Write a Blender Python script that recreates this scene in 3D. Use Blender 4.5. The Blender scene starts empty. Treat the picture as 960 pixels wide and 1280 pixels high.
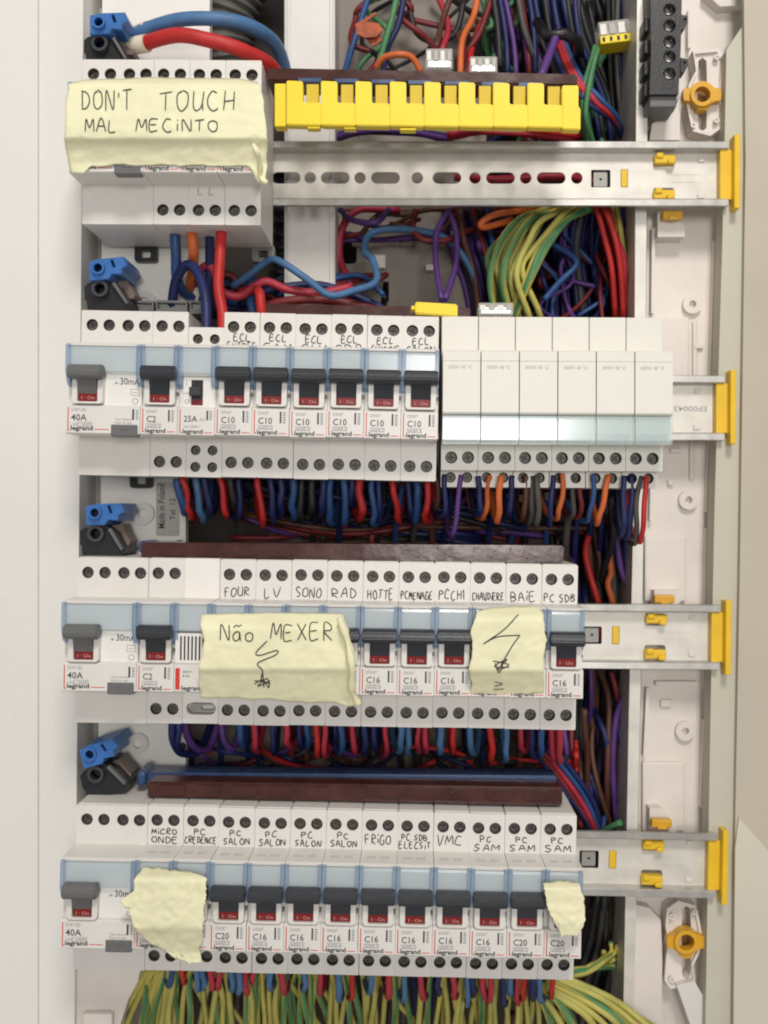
import bpy, bmesh, math, random
from mathutils import Vector, Matrix, noise
R = math.radians
rnd = random.Random(7)
SC = bpy.context.scene
COL = SC.collection
# ---------------------------------------------------------------- camera, light, exposure
F = 1276.6; CX, CY = 513.0, 640.0; Z0 = 1.45
def W(px, py, Y):
    """point (metres) at distance Y (mm) in front of the lens that shows at photo pixel px,py"""
    return Vector(((px-CX)*Y/F*.001, Y*.001, Z0-(py-CY)*Y/F*.001))
cam = bpy.data.objects.new('camera', bpy.data.cameras.new('camera')); COL.objects.link(cam)
cam.location = (0, 0, Z0); cam.rotation_euler = (R(90), 0, 0)
cam.data.sensor_width = 36; cam.data.lens = F/1280*36
cam.data.shift_x = -(CX-480)/1280; cam.data.shift_y = 0
cam.data.clip_start = .01; cam.data.clip_end = 50
cam.data.dof.use_dof = True; cam.data.dof.focus_distance = .483; cam.data.dof.aperture_fstop = 11
SC.camera = cam
wd = bpy.data.worlds.new('World'); SC.world = wd; wd.use_nodes = True
bg = wd.node_tree.nodes['Background']; bg.inputs[0].default_value = (1, .97, .93, 1); bg.inputs[1].default_value = .42
def area(name, loc, target, size, power, col):
    l = bpy.data.lights.new(name, 'AREA'); l.size = size; l.energy = power; l.color = col
    o = bpy.data.objects.new(name, l); COL.objects.link(o); o.location = loc
    o.rotation_euler = (Vector(target)-Vector(loc)).to_track_quat('-Z', 'Y').to_euler(); return o
area('ceiling_lamp', (.16, -.60, Z0+1.0), (0, .5, Z0), .30, 13.5, (1, .95, .89))
area('front_fill', (.15, -1.15, Z0+.12), (0, .5, Z0), .35, 9.5, (1, .97, .93))  # frontal fill, added to brighten the recesses between the rows
SC.view_settings.view_transform = 'Standard'; SC.view_settings.look = 'None'
SC.view_settings.exposure = -0.14; SC.view_settings.gamma = 1
SC.render.resolution_x = 768; SC.render.resolution_y = 1024
SC.render.engine = 'CYCLES'
SC.cycles.max_bounces = 8; SC.cycles.transparent_max_bounces = 16
SC.cycles.filter_width = 2.0

# ---------------------------------------------------------------- materials
M = {}
def mat(name, col, rough=.45, metal=0, var=.06, vscale=60, bump=.0, bscale=900, trans=0, alpha=1, spec=.5, ior=1.45):
    m = bpy.data.materials.new(name); m.use_nodes = True
    nt = m.node_tree; b = nt.nodes['Principled BSDF']
    tc = nt.nodes.new('ShaderNodeTexCoord')
    n = nt.nodes.new('ShaderNodeTexNoise'); n.inputs['Scale'].default_value = vscale; n.inputs['Detail'].default_value = 5
    nt.links.new(tc.outputs['Object'], n.inputs['Vector'])
    r = nt.nodes.new('ShaderNodeValToRGB'); r.color_ramp.elements[0].position = .3; r.color_ramp.elements[1].position = .7
    c = Vector(col)
    lo = c*(1-var); hi = c*(1+var)
    r.color_ramp.elements[0].color = (*lo, 1); r.color_ramp.elements[1].color = (min(1, hi[0]), min(1, hi[1]), min(1, hi[2]), 1)
    nt.links.new(n.outputs['Fac'], r.inputs[0]); nt.links.new(r.outputs[0], b.inputs['Base Color'])
    mr = nt.nodes.new('ShaderNodeMapRange'); mr.inputs['To Min'].default_value = max(.02, rough-.09); mr.inputs['To Max'].default_value = min(1, rough+.07)
    nt.links.new(n.outputs['Fac'], mr.inputs['Value']); nt.links.new(mr.outputs[0], b.inputs['Roughness'])
    b.inputs['Metallic'].default_value = metal; b.inputs['IOR'].default_value = ior
    b.inputs['Specular IOR Level'].default_value = spec
    if trans: b.inputs['Transmission Weight'].default_value = trans
    if alpha < 1: b.inputs['Alpha'].default_value = alpha
    if bump:
        n2 = nt.nodes.new('ShaderNodeTexNoise'); n2.inputs['Scale'].default_value = bscale; n2.inputs['Detail'].default_value = 3
        nt.links.new(tc.outputs['Object'], n2.inputs['Vector'])
        bp = nt.nodes.new('ShaderNodeBump'); bp.inputs['Strength'].default_value = bump; bp.inputs['Distance'].default_value = .0004
        nt.links.new(n2.outputs['Fac'], bp.inputs['Height']); nt.links.new(bp.outputs[0], b.inputs['Normal'])
    M[name] = m; return m
mat('white_plastic', (.70, .675, .64), .38, bump=.25, var=.03)
mat('white_label', (.78, .755, .72), .5, var=.02)
mat('module_plastic', (.72, .70, .64), .42, bump=.25, var=.03)
mat('frame_plastic', (.74, .68, .63), .45, bump=.3, var=.08, vscale=25)
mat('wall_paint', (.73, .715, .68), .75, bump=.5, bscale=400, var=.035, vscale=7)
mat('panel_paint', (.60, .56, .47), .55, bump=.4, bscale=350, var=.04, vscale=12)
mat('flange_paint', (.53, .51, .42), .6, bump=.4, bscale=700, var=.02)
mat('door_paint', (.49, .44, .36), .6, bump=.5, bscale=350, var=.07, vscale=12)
mat('grey_plastic', (.13, .13, .13), .45, bump=.2)
mat('dark_toggle', (.030, .033, .040), .34, bump=.2, var=.15)
mat('black_plastic', (.011, .011, .013), .4, bump=.3, var=.2)
mat('hole_dark', (.03, .028, .025), .7)
mat('screw_steel', (.12, .11, .10), .5, metal=.4, var=.25, vscale=250)
mat('zinc', (.66, .635, .58), .42, metal=.22, var=.10, vscale=90, bump=.15)
mat('zinc_edge', (.50, .49, .46), .33, metal=.7, var=.10, vscale=120)
mat('grey_metal', (.30, .30, .28), .5, metal=.3, var=.08)
mat('yellow_plastic', (.86, .66, .02), .42, var=.03, bump=.2)
mat('amber_plastic', (.70, .37, .02), .4, var=.06)
mat('brown_bar', (.060, .020, .016), .19, var=.25, vscale=60, bump=.4, bscale=90)
mat('blue_bar', (.04, .075, .17), .3, var=.2, vscale=150)
mat('blue_plastic', (.035, .14, .40), .38, var=.12)
mat('red_print', (.62, .035, .025), .45)
mat('red_window', (.20, .014, .014), .3)
mat('black_print', (.05, .05, .055), .6)
mat('grey_print', (.33, .33, .34), .6)
mat('faint_print', (.53, .53, .50), .6)
mat('pink_print', (.58, .25, .23), .6)
mat('pen_ink', (.035, .03, .035), .55, var=.4, vscale=300)
mat('marker_ink', (.02, .02, .022), .5, var=.3, vscale=300)
mat('back_plate', (.27, .235, .205), .7, bump=.3, var=.1, vscale=30)
mat('cavity', (.055, .045, .04), .8, var=.3, vscale=20)  # near-black colour stands in for the shade deep inside the cabinet
mat('conduit', (.12, .115, .105), .5, var=.15)
mat('clear_block', (.75, .74, .70), .12, alpha=.45)
mat('sticker', (.42, .41, .38), .45)
for nm, c in dict(wire_red=(.47, .022, .02), wire_crimson=(.42, .03, .055), wire_blue=(.024, .075, .22), wire_light_blue=(.065, .16, .32),
                  wire_navy=(.012, .02, .095), wire_black=(.02, .02, .023), wire_grey=(.075, .07, .065), wire_brown=(.10, .04, .025), wire_purple=(.10, .04, .20),
                  wire_orange=(.62, .14, .035), wire_yellow=(.56, .46, .09), wire_green=(.07, .22, .09), wire_tan=(.62, .54, .42), wire_darkred=(.17, .018, .02),
                  wire_lime=(.44, .42, .11)).items():
    mat(nm, c, .5, var=.2, vscale=70, bump=.3)

def clear_mat(name, tint, tr, spec=1.0):
    m = bpy.data.materials.new(name); m.use_nodes = True; nt = m.node_tree
    b = nt.nodes['Principled BSDF']; out = nt.nodes['Material Output']
    b.inputs['Base Color'].default_value = (*tint, 1); b.inputs['Roughness'].default_value = .14; b.inputs['Specular IOR Level'].default_value = spec
    t = nt.nodes.new('ShaderNodeBsdfTransparent'); t.inputs[0].default_value = (*[min(1, .55+x*.62) for x in tint], 1)
    mx = nt.nodes.new('ShaderNodeMixShader'); mx.inputs[0].default_value = 1-tr
    nt.links.new(t.outputs[0], mx.inputs[1]); nt.links.new(b.outputs[0], mx.inputs[2]); nt.links.new(mx.outputs[0], out.inputs[0])
    M[name] = m
clear_mat('clear_cover', (.66, .72, .78), .70)
clear_mat('clear_ear', (.34, .45, .60), .56)
clear_mat('clear_module', (.66, .75, .76), .6)

def tape_mat():
    m = mat('masking_tape', (.93, .90, .62), .62, var=.05, vscale=35, bump=.6, bscale=260)
    nt = m.node_tree; b = nt.nodes['Principled BSDF']; out = nt.nodes['Material Output']
    t = nt.nodes.new('ShaderNodeBsdfTranslucent'); t.inputs[0].default_value = (.85, .8, .5, 1)
    mx = nt.nodes.new('ShaderNodeMixShader'); mx.inputs[0].default_value = .13
    tr = nt.nodes.new('ShaderNodeBsdfTransparent'); tr.inputs[0].default_value = (1, .96, .7, 1)
    mx2 = nt.nodes.new('ShaderNodeMixShader'); mx2.inputs[0].default_value = .05
    nt.links.new(b.outputs[0], mx.inputs[1]); nt.links.new(t.outputs[0], mx.inputs[2])
    nt.links.new(mx.outputs[0], mx2.inputs[1]); nt.links.new(tr.outputs[0], mx2.inputs[2]); nt.links.new(mx2.outputs[0], out.inputs[0])
tape_mat()

# ---------------------------------------------------------------- mesh helpers (millimetres -> metres)
def box(bm, x0, x1, z0, z1, y0, y1, bev=0, seg=2):
    g = bmesh.ops.create_cube(bm, size=1)
    vs = g['verts']
    for v in vs:
        v.co = Vector(((x0+x1)/2+v.co.x*(x1-x0), (y0+y1)/2+v.co.y*(y1-y0), (z0+z1)/2+v.co.z*(z1-z0)))
    if bev:
        es = {e for v in vs for e in v.link_edges}
        bmesh.ops.bevel(bm, geom=list(es), offset=bev, segments=seg, affect='EDGES', profile=.5)
def circ(x, z, r, n=18, a0=0):
    return [(x+r*math.cos(a0+2*math.pi*i/n), z+r*math.sin(a0+2*math.pi*i/n)) for i in range(n)]
def slot(x0, x1, z, r, n=8):
    p = []
    for i in range(n+1): a = -math.pi/2+math.pi*i/n; p.append((x1-r+r*math.cos(a), z+r*math.sin(a)))
    for i in range(n+1): a = math.pi/2+math.pi*i/n; p.append((x0+r+r*math.cos(a), z+r*math.sin(a)))
    return p
def rrect(x0, x1, z0, z1, r, n=4):
    p = []
    for cx, cz, a in ((x1-r, z0+r, -90), (x1-r, z1-r, 0), (x0+r, z1-r, 90), (x0+r, z0+r, 180)):
        for i in range(n+1): t = R(a+90*i/n); p.append((cx+r*math.cos(t), cz+r*math.sin(t)))
    return p
def plate(bm, outer, holes, y0, y1):
    """plate with real through holes; y0 front, y1 back"""
    loops = [outer]+list(holes)
    fr, bk, edges = [], [], []
    for L in loops:
        f = [bm.verts.new((x, y0, z)) for x, z in L]; b = [bm.verts.new((x, y1, z)) for x, z in L]
        fr.append(f); bk.append(b)
    for L in fr+bk:
        for i in range(len(L)): edges.append(bm.edges.new((L[i], L[(i+1) % len(L)])))
    n = sum(len(l) for l in fr)
    ne = len(edges)//2
    bmesh.ops.triangle_fill(bm, use_beauty=True, use_dissolve=False, edges=edges[:ne], normal=(0, -1, 0))
    bmesh.ops.triangle_fill(bm, use_beauty=True, use_dissolve=False, edges=edges[ne:], normal=(0, 1, 0))
    for f, b in zip(fr, bk):
        for i in range(len(f)):
            j = (i+1) % len(f)
            bm.faces.new((f[i], f[j], b[j], b[i]))
def prism_x(bm, prof, x0, x1):
    """profile of (y,z) extruded along x"""
    a = [bm.verts.new((x0, y, z)) for y, z in prof]; b = [bm.verts.new((x1, y, z)) for y, z in prof]
    bm.faces.new(a); bm.faces.new(b[::-1])
    for i in range(len(a)):
        j = (i+1) % len(a); bm.faces.new((a[i], b[i], b[j], a[j]))
def mesh(name, bm, mats, scale=.001, smooth=False):
    bmesh.ops.recalc_face_normals(bm, faces=bm.faces)
    if scale != 1:
        for v in bm.verts: v.co *= scale
    me = bpy.data.meshes.new(name); bm.to_mesh(me); bm.free()
    for m in (mats if isinstance(mats, (list, tuple)) else [mats]): me.materials.append(M[m])
    if smooth: me.polygons.foreach_set('use_smooth', [True]*len(me.polygons))
    return me
def obj(name, me, parent=None, loc=None, rot=None):
    o = bpy.data.objects.new(name, me); COL.objects.link(o)
    if parent: o.parent = parent
    if loc is not None: o.location = loc
    if rot is not None: o.rotation_euler = rot
    return o
def tag(o, label=None, cat=None, group=None, kind=None):
    if label: o['label'] = label
    if cat: o['category'] = cat
    if group: o['group'] = group
    if kind: o['kind'] = kind
    return o
def thing(name, label, cat, loc, group=None, roty=0):
    o = bpy.data.objects.new(name, None); COL.objects.link(o); o.location = loc; o.rotation_euler = (0, roty, 0)
    o.empty_display_size = .01
    return tag(o, label, cat, group)
def wpart(name, bm, m, parent, smooth=False):
    """bm in world metres -> child of an unrotated thing"""
    for v in bm.verts: v.co -= parent.location
    return obj(name, mesh(name, bm, m, 1, smooth), parent)
def pxplate(bm, outer, holes, Yf, Yb):
    s = Yf/F
    def c(L): return [((x-CX)*s*.001, Z0-(y-CY)*s*.001) for x, y in L]
    plate(bm, c(outer), [c(h) for h in holes], Yf*.001, Yb*.001)
def pxbox(bm, x0, x1, y0, y1, Yf, Yb, bev=0, seg=2):
    a = W(x0, y1, Yf); b = W(x1, y0, Yf)
    box(bm, a.x, b.x, a.z, b.z, Yf*.001, Yb*.001, bev*.001, seg)
def pc(x, y, r, n=20): return circ(x, y, r, n)

_font = {}
def text_mesh_data(s, size, bold=False):
    k = (s, size, bold)
    if k not in _font:
        c = bpy.data.curves.new('t', 'FONT'); c.body = s; c.size = size; c.resolution_u = 2
        c.offset = size*(.028 if bold else .008)
        o = bpy.data.objects.new('t', c); me = bpy.data.meshes.new_from_object(o)
        _font[k] = ([tuple(v.co) for v in me.vertices], [tuple(p.vertices) for p in me.polygons])
        bpy.data.objects.remove(o); bpy.data.meshes.remove(me); bpy.data.curves.remove(c)
    return _font[k]
def text(bm, s, x, z, y, size, bold=False, width=None, rot=0):
    vs, fs = text_mesh_data(s, size, bold)
    if not vs: return
    w = max(v[0] for v in vs) or 1; k = (width/w) if width else 1
    c, sn = math.cos(R(rot)), math.sin(R(rot))
    nv = [bm.verts.new((x+v[0]*k*c-v[1]*sn, y, z+v[0]*k*sn+v[1]*c)) for v in vs]
    for f in fs:
        try: bm.faces.new([nv[i] for i in f])
        except ValueError: pass
def quad(bm, x0, x1, z0, z1, y):
    bm.faces.new([bm.verts.new(p) for p in ((x0, y, z0), (x1, y, z0), (x1, y, z1), (x0, y, z1))])

# stroke alphabet on a 0..1 cell, y up
SF = {
 'A': [[(0, 0), (.45, 1), (.9, 0)], [(.2, .4), (.72, .42)]], 'B': [[(.05, 0), (.05, 1), (.6, .9), (.65, .6), (.1, .52), (.75, .4), (.7, .08), (.05, 0)]],
 'C': [[(.8, .9), (.4, 1), (.08, .6), (.1, .2), (.45, 0), (.85, .1)]], 'D': [[(.12, 0), (.08, 1)], [(0, 1), (.6, .85), (.85, .45), (.6, .1), (.05, 0)]],
 'E': [[(.7, 1), (.08, .97), (.06, 0), (.75, .04)], [(.08, .52), (.6, .55)]], 'F': [[(.75, 1), (.08, .95), (.1, 0)], [(.08, .52), (.6, .55)]],
 'G': [[(.8, .9), (.4, 1), (.08, .6), (.1, .2), (.45, 0), (.82, .15), (.82, .45), (.5, .45)]], 'H': [[(.08, 0), (.1, 1)], [(.8, 0), (.78, 1)], [(.08, .5), (.8, .53)]],
 'I': [[(.4, 0), (.42, 1)]], 'i': [[(.4, 0), (.4, .62)], [(.4, .9), (.43, 1)]], 'L': [[(.1, 1), (.08, 0), (.75, .03)]],
 'M': [[(0, 0), (.12, 1), (.45, .3), (.8, 1), (.92, 0)]], 'N': [[(.05, 0), (.08, 1), (.8, 0), (.82, 1)]],
 'O': [[(.45, 1), (.1, .75), (.08, .25), (.45, 0), (.85, .25), (.82, .78), (.45, 1)]], 'o': [[(.45, .6), (.12, .4), (.15, .1), (.45, 0), (.78, .15), (.75, .48), (.45, .6)]],
 'P': [[(.1, 0), (.08, 1), (.65, .95), (.72, .65), (.1, .48)]], 'R': [[(.1, 0), (.08, 1), (.65, .92), (.68, .62), (.1, .5), (.8, 0)]],
 'S': [[(.75, .92), (.4, 1), (.1, .75), (.4, .52), (.72, .3), (.45, 0), (.05, .08)]], 'T': [[(0, .95), (.9, 1)], [(.45, .97), (.42, 0)]],
 'U': [[(.08, 1), (.1, .25), (.42, 0), (.75, .2), (.8, 1)], [(.8, .4), (.84, 0)]], 'V': [[(0, 1), (.42, 0), (.85, 1)]], 'W': [[(0, 1), (.2, 0), (.45, .7), (.7, 0), (.9, 1)]],
 'X': [[(.05, 0), (.8, 1)], [(.05, 1), (.82, 0)]], '1': [[(.2, .75), (.45, 1), (.45, 0)]], "'": [[(.4, 1), (.36, .75)]],
 'a': [[(.7, .55), (.35, .62), (.1, .3), (.3, 0), (.65, .15), (.7, .58), (.8, 0)]], '~': [[(.05, .82), (.3, .96), (.5, .84), (.8, .98)]], ' ': [],
 'Z': [[(.1, 1), (.8, 1), (.1, 0), (.85, .03)]],
}
def hand(s, x0, x1, z0, h, seed=0, wob=.07, narrow="iI'1"):
    """handwriting strokes inside the box x0..x1 with base line z0"""
    r = random.Random(hash(s) % 1000 if False else sum(map(ord, s))*7+seed)
    ws = [.45 if c in narrow else (.6 if c == ' ' else 1.0) for c in s]
    ws = [0 if c == '~' else w for c, w in zip(s, ws)]
    tot = sum(ws); cell = (x1-x0)/tot; x = x0; out = []
    for c, w in zip(s, ws):
        if c == '~': bx = x-cell
        else: bx = x
        k = cell*(w if c in narrow else 1)*.86
        sl = r.uniform(-.05, .12); dz = r.uniform(-.06, .06)*h; hh = h*r.uniform(.9, 1.08)
        for st in SF.get(c, []):
            out.append([(bx+(px+r.uniform(-wob, wob)*.6+sl*py)*k, z0+dz+(py+r.uniform(-wob, wob)*.7)*hh) for px, py in st])
        x += cell*w
    return out
def ribbon(bm, pts, rad):
    """thin ink line: a flattened 4-sided tube through 3D points, in the xz plane"""
    P = [Vector(p) for p in pts]
    rings = []
    for i, p in enumerate(P):
        d = (P[min(i+1, len(P)-1)]-P[max(i-1, 0)]); d.y = 0
        d = d.normalized() if d.length > 1e-9 else Vector((1, 0, 0))
        nrm = Vector((-d.z, 0, d.x))
        k = rad*(.75 if i in (0, len(P)-1) else 1)
        up = Vector((0, -rad*.25, 0))
        rings.append([bm.verts.new(p+nrm*k), bm.verts.new(p+up), bm.verts.new(p-nrm*k)])
    for a, b in zip(rings, rings[1:]):
        bm.faces.new((a[0], b[0], b[1], a[1])); bm.faces.new((a[1], b[1], b[2], a[2]))
def smooth_line(P, k=4):
    P = [Vector(p) for p in P]; out = []
    if len(P) < 3:
        return [P[0].lerp(P[-1], i/k) for i in range(k+1)]
    Q = [2*P[0]-P[1]]+P+[2*P[-1]-P[-2]]
    for i in range(1, len(Q)-2):
        a, b, c, d = Q[i-1], Q[i], Q[i+1], Q[i+2]
        for j in range(k):
            t = j/k
            out.append(.5*((2*b)+(-a+c)*t+(2*a-5*b+4*c-d)*t*t+(-a+3*b-3*c+d)*t**3))
    out.append(P[-1]); return out
def tube(bm, pts, r, n=8, twist=0, stripe=False, cap=True):
    P = [Vector(p) for p in pts]; rings = []; up = Vector((.13, -1, .21)).normalized()
    for i, p in enumerate(P):
        d = (P[min(i+1, len(P)-1)]-P[max(i-1, 0)])
        d = d.normalized() if d.length > 1e-12 else Vector((0, 0, 1))
        u = (up-d*up.dot(d))
        u = u.normalized() if u.length > 1e-4 else d.orthogonal().normalized()
        up = u; v = d.cross(u)
        rr = r(i/(len(P)-1)) if callable(r) else r
        ph = twist*i
        rings.append([bm.verts.new(p+(u*math.cos(ph+2*math.pi*k/n)+v*math.sin(ph+2*math.pi*k/n))*rr) for k in range(n)])
    for a, b in zip(rings, rings[1:]):
        for k in range(n):
            f = bm.faces.new((a[k], a[(k+1) % n], b[(k+1) % n], b[k])); f.smooth = True
            if stripe and (k % (n//2)) < n//4: f.material_index = 1
    if cap:
        bm.faces.new(rings[0][::-1]); bm.faces.new(rings[-1])

# ---------------------------------------------------------------- rows
ROW = {1: (86, 177.5, .35), 2: (83, 490, 1.12), 3: (78, 799.5, .92), 4: (76, 1108, 1.35)}
def row_at(r, u):
    px, py, a = ROW[r]
    p = W(px, 0, 480); q = W(0, py, 500)
    jx, jy, jz, ja = (rnd.uniform(-1, 1) for _ in range(4))     # every device sits a hair off its neighbours
    return Vector((p.x+u*.001*math.cos(R(a))+jx*.00004, .545+jy*.0003, q.z-u*.001*math.sin(R(a))+jz*.00022)), R(a+ja*.12)

# ---------------------------------------------------------------- setting and cabinet
def struct(name, bm, m, smooth=False):
    o = obj(name, mesh(name, bm, m, 1, smooth)); o['kind'] = 'structure'; return o
bm = bmesh.new()
pxplate(bm, [(-500, -400), (104, -400), (104, 0), (99, 640), (93, 1280), (92, 1700), (-500, 1700)], [], 532, 640); struct('wall_left', bm, 'wall_paint')
bm = bmesh.new(); pxbox(bm, -500, 47, -400, 1700, 529.5, 531.8, .6); struct('wall_trim_left', bm, 'wall_paint')
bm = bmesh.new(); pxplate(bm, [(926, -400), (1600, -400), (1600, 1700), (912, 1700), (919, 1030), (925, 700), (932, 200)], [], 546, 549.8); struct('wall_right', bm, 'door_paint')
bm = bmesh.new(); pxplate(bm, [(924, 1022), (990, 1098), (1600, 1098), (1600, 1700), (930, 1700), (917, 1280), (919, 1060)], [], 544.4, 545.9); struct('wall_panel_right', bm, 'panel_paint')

cab = thing('electrical_cabinet', 'open recessed white electrical cabinet with metal supports holding all four rows', 'electrical cabinet', W(440, 1500, 640))
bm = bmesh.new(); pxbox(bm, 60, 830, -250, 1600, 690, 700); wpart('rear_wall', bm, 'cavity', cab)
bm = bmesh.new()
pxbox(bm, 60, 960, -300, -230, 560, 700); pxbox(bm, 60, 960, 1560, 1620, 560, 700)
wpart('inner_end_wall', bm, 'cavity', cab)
# left: grey vertical support rail with dark slot
bm = bmesh.new()
pxplate(bm, [(104, 15), (115, 15), (112, 640), (107, 1010), (94, 1010), (99, 640)], [], 555, 600)
wpart('support_rail', bm, 'grey_metal', cab)
bm = bmesh.new()
pxplate(bm, [(121, 10), (128, 10), (127, 640), (117, 1280), (109, 1280), (118, 640)], [], 560, 562.0)
wpart('support_rail', bm, 'grey_metal', cab)
# white mounting plate with keyholes (left of the cavity)
def keyhole(x, y): return [(x-10, y-4), (x-8, y-7), (x+8, y-7), (x+10, y-4), (x+10, y+8), (x+7, y+10), (x-7, y+10), (x-10, y+8)]
bm = bmesh.new()
pxplate(bm, [(128, -60), (262, -60), (262, 330), (232, 420), (232, 1010), (150, 1010), (122, 1010), (126, 640)], [], 549, 556)
wpart('mounting_plate', bm, 'white_label', cab)
for x, y in ((182, 318), (176, 601), (329, 318)):
    bm = bmesh.new(); pxplate(bm, rrect(x-14, x+14, y-12, y+9, 4), [rrect(x-6, x+6, y-5, y+4, 2)], 544.5, 548.9); wpart('fixing_bracket', bm, 'black_plastic' if x < 300 else 'grey_plastic', cab)
for x, y, r in ((180, 378, 15), (178, 642, 14), (172, 930, 13)):
    bm = bmesh.new(); pxplate(bm, pc(x, y, r), [pc(x, y, r*.45)], 546, 548.9); wpart('screw_boss', bm, 'white_plastic', cab)
# lower left white corner, curved opening
bm = bmesh.new()
pxplate(bm, [(86, 1195), (176, 1210), (172, 1228), (160, 1250), (150, 1282), (146, 1330), (60, 1330)], [], 536, 600)
wpart('lower_corner', bm, 'frame_plastic', cab)
bm = bmesh.new(); pxbox(bm, 102, 140, 1268, 1330, 531, 535.8, 1.2); wpart('corner_block', bm, 'frame_plastic', cab)
# vertical white post
bm = bmesh.new()
pxbox(bm, 355, 419, -60, 420, 572, 600, 1.0); pxbox(bm, 359, 363, -60, 420, 570.5, 571.9, .4); pxbox(bm, 412, 416, -60, 420, 570.5, 571.9, .4)
wpart('post', bm, 'white_plastic', cab)
# grey-brown plate in the middle
bm = bmesh.new(); pxplate(bm, [(421, -60), (612, -60), (603, 420), (590, 1030), (236, 1030), (236, 700), (421, 640)], [rrect(428, 446, 300, 330, 6), rrect(478, 486, 352, 378, 2)], 622, 628); wpart('back_plate', bm, 'back_plate', cab)
for x0, x1, y0, y1 in ((468, 482, 318, 335), (440, 456, 292, 306), (532, 544, 330, 338), (500, 516, 300, 305)):
    bm = bmesh.new(); pxbox(bm, x0, x1, y0, y1, 616, 621.9, .6); wpart('clip', bm, 'frame_plastic', cab)
# right side: channel edge and white frame
bm = bmesh.new()
pxplate(bm, [(797, -60), (811, -60), (808, 300), (805, 640), (800, 900), (791, 1330), (778, 1330), (786, 900), (792, 640), (794, 300)], [], 556, 640); wpart('channel', bm, 'zinc', cab)
bm = bmesh.new()
pxplate(bm, [(811.5, -60), (960, -60), (940, 20), (906, 62), (904, 170), (901, 300), (891, 640), (886, 900), (879, 1330), (791.5, 1330), (800.5, 900), (805.5, 640), (808.5, 300)], [], 572, 640); wpart('side_frame', bm, 'frame_plastic', cab)
for (x0, x1, y0, y1, Yf) in ((812, 862, 396, 500, 568.5), (806, 858, 670, 752, 568.5), (803, 856, 953, 1040, 568.5), (822, 845, 20, 60, 569), (866, 872, 400, 505, 570), (862, 868, 540, 600, 570)):
    bm = bmesh.new(); pxbox(bm, x0, x1, y0, y1, Yf, 571.9, 1.0); wpart('raised_pad', bm, 'frame_plastic', cab)
for x, y in ((866, 380), (861, 625), (857, 914)):
    bm = bmesh.new(); pxplate(bm, pc(x, y, 12, 24), [pc(x, y, 4.5)], 568.5, 571.9); wpart('screw_boss', bm, 'frame_plastic', cab)
bm = bmesh.new()
pxplate(bm, [(942, -60), (960, -60), (931, 200), (924, 700), (917.5, 1030), (911, 1700), (876, 1700), (881, 1330), (888, 900), (893, 640), (903, 300), (906, 168), (908, 62), (938, 18)], [], 550, 562)
wpart('flange', bm, 'flange_paint', cab)
# gussets that carry the rails, wedge shaped
for pts in ([(893, 300), (899, 300), (889, 640), (883, 640)], [(883, 660), (888, 660), (884, 860), (879, 860)], [(880, 900), (884.5, 900), (880, 1010), (876, 1010)], [(815, 505), (819, 505), (816, 650), (812, 650)],
            [(808, 860), (812, 860), (808, 945), (804, 945)], [(815, 285), (819, 285), (818, 392), (814, 392)], [(824, 512), (880, 512), (880, 517), (824, 517)], [(820, 852), (872, 852), (872, 857), (820, 857)], [(860, 12), (864, 12), (864, 60), (860, 60)]):
    bm = bmesh.new(); pxplate(bm, pts, [], 566.5, 571.9); wpart('rib', bm, 'frame_plastic', cab)
for x0, x1, y0, y1 in ((830, 848, 520, 548), (838, 852, 560, 566), (826, 840, 875, 884), (868, 880, 430, 436), (835, 842, 600, 607)):
    bm = bmesh.new(); pxbox(bm, x0, x1, y0, y1, 569.5, 571.9, .7); wpart('raised_pad', bm, 'frame_plastic', cab)
def gusset(x, y, d):
    bm = bmesh.new()
    pxplate(bm, [(x, y), (x+16, y), (x+34, y+22*d), (x+34, y+34*d), (x, y+34*d)], [], 560, 571.9); wpart('gusset', bm, 'frame_plastic', cab)
for x, y, d in ((822, 262, 1), (818, 772, -1), (812, 1010, 1)): gusset(x, y, d)
bm = bmesh.new(); pxplate(bm, [(812, 175), (815, 155), (828, 148), (842, 140), (850, 120), (850, 175)], [], 562, 571.9); wpart('shoulder', bm, 'frame_plastic', cab)
bm = bmesh.new(); pxplate(bm, [(790, 1130), (812, 1135), (826, 1150), (828, 1200), (826, 1330), (782, 1330)], [], 564, 571.9); wpart('shoulder', bm, 'frame_plastic', cab)
bm = bmesh.new(); pxplate(bm, [(846, 1232), (868, 1226), (905, 1290), (905, 1330), (880, 1330)], [], 556, 571.9); wpart('strut', bm, 'white_plastic', cab)
bm = bmesh.new(); pxplate(bm, [(880, -10), (940, -30), (944, -4), (936, 6), (900, 8)], [], 564, 571.9); wpart('corner_block', bm, 'frame_plastic', cab)

for x0, x1 in ((163, 192), (195, 234), (237, 252)):
    b_ = bmesh.new(); pxplate(b_, [(x0, 375), (x1, 376), (x1, 392), (x0, 392)], [[(x0+2, 378), (x1-2, 379), (x1-2, 386), (x0+2, 386)]], 532, 560); wpart('marker_holder', b_, 'grey_plastic', cab)
    b_ = bmesh.new(); pxbox(b_, x0+1.5, x1-1.5, 377, 390, 536, 556); wpart('holder_insert', b_, 'grey_metal', cab)
mat('amber_dark', (.30, .14, .02), .5)
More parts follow.
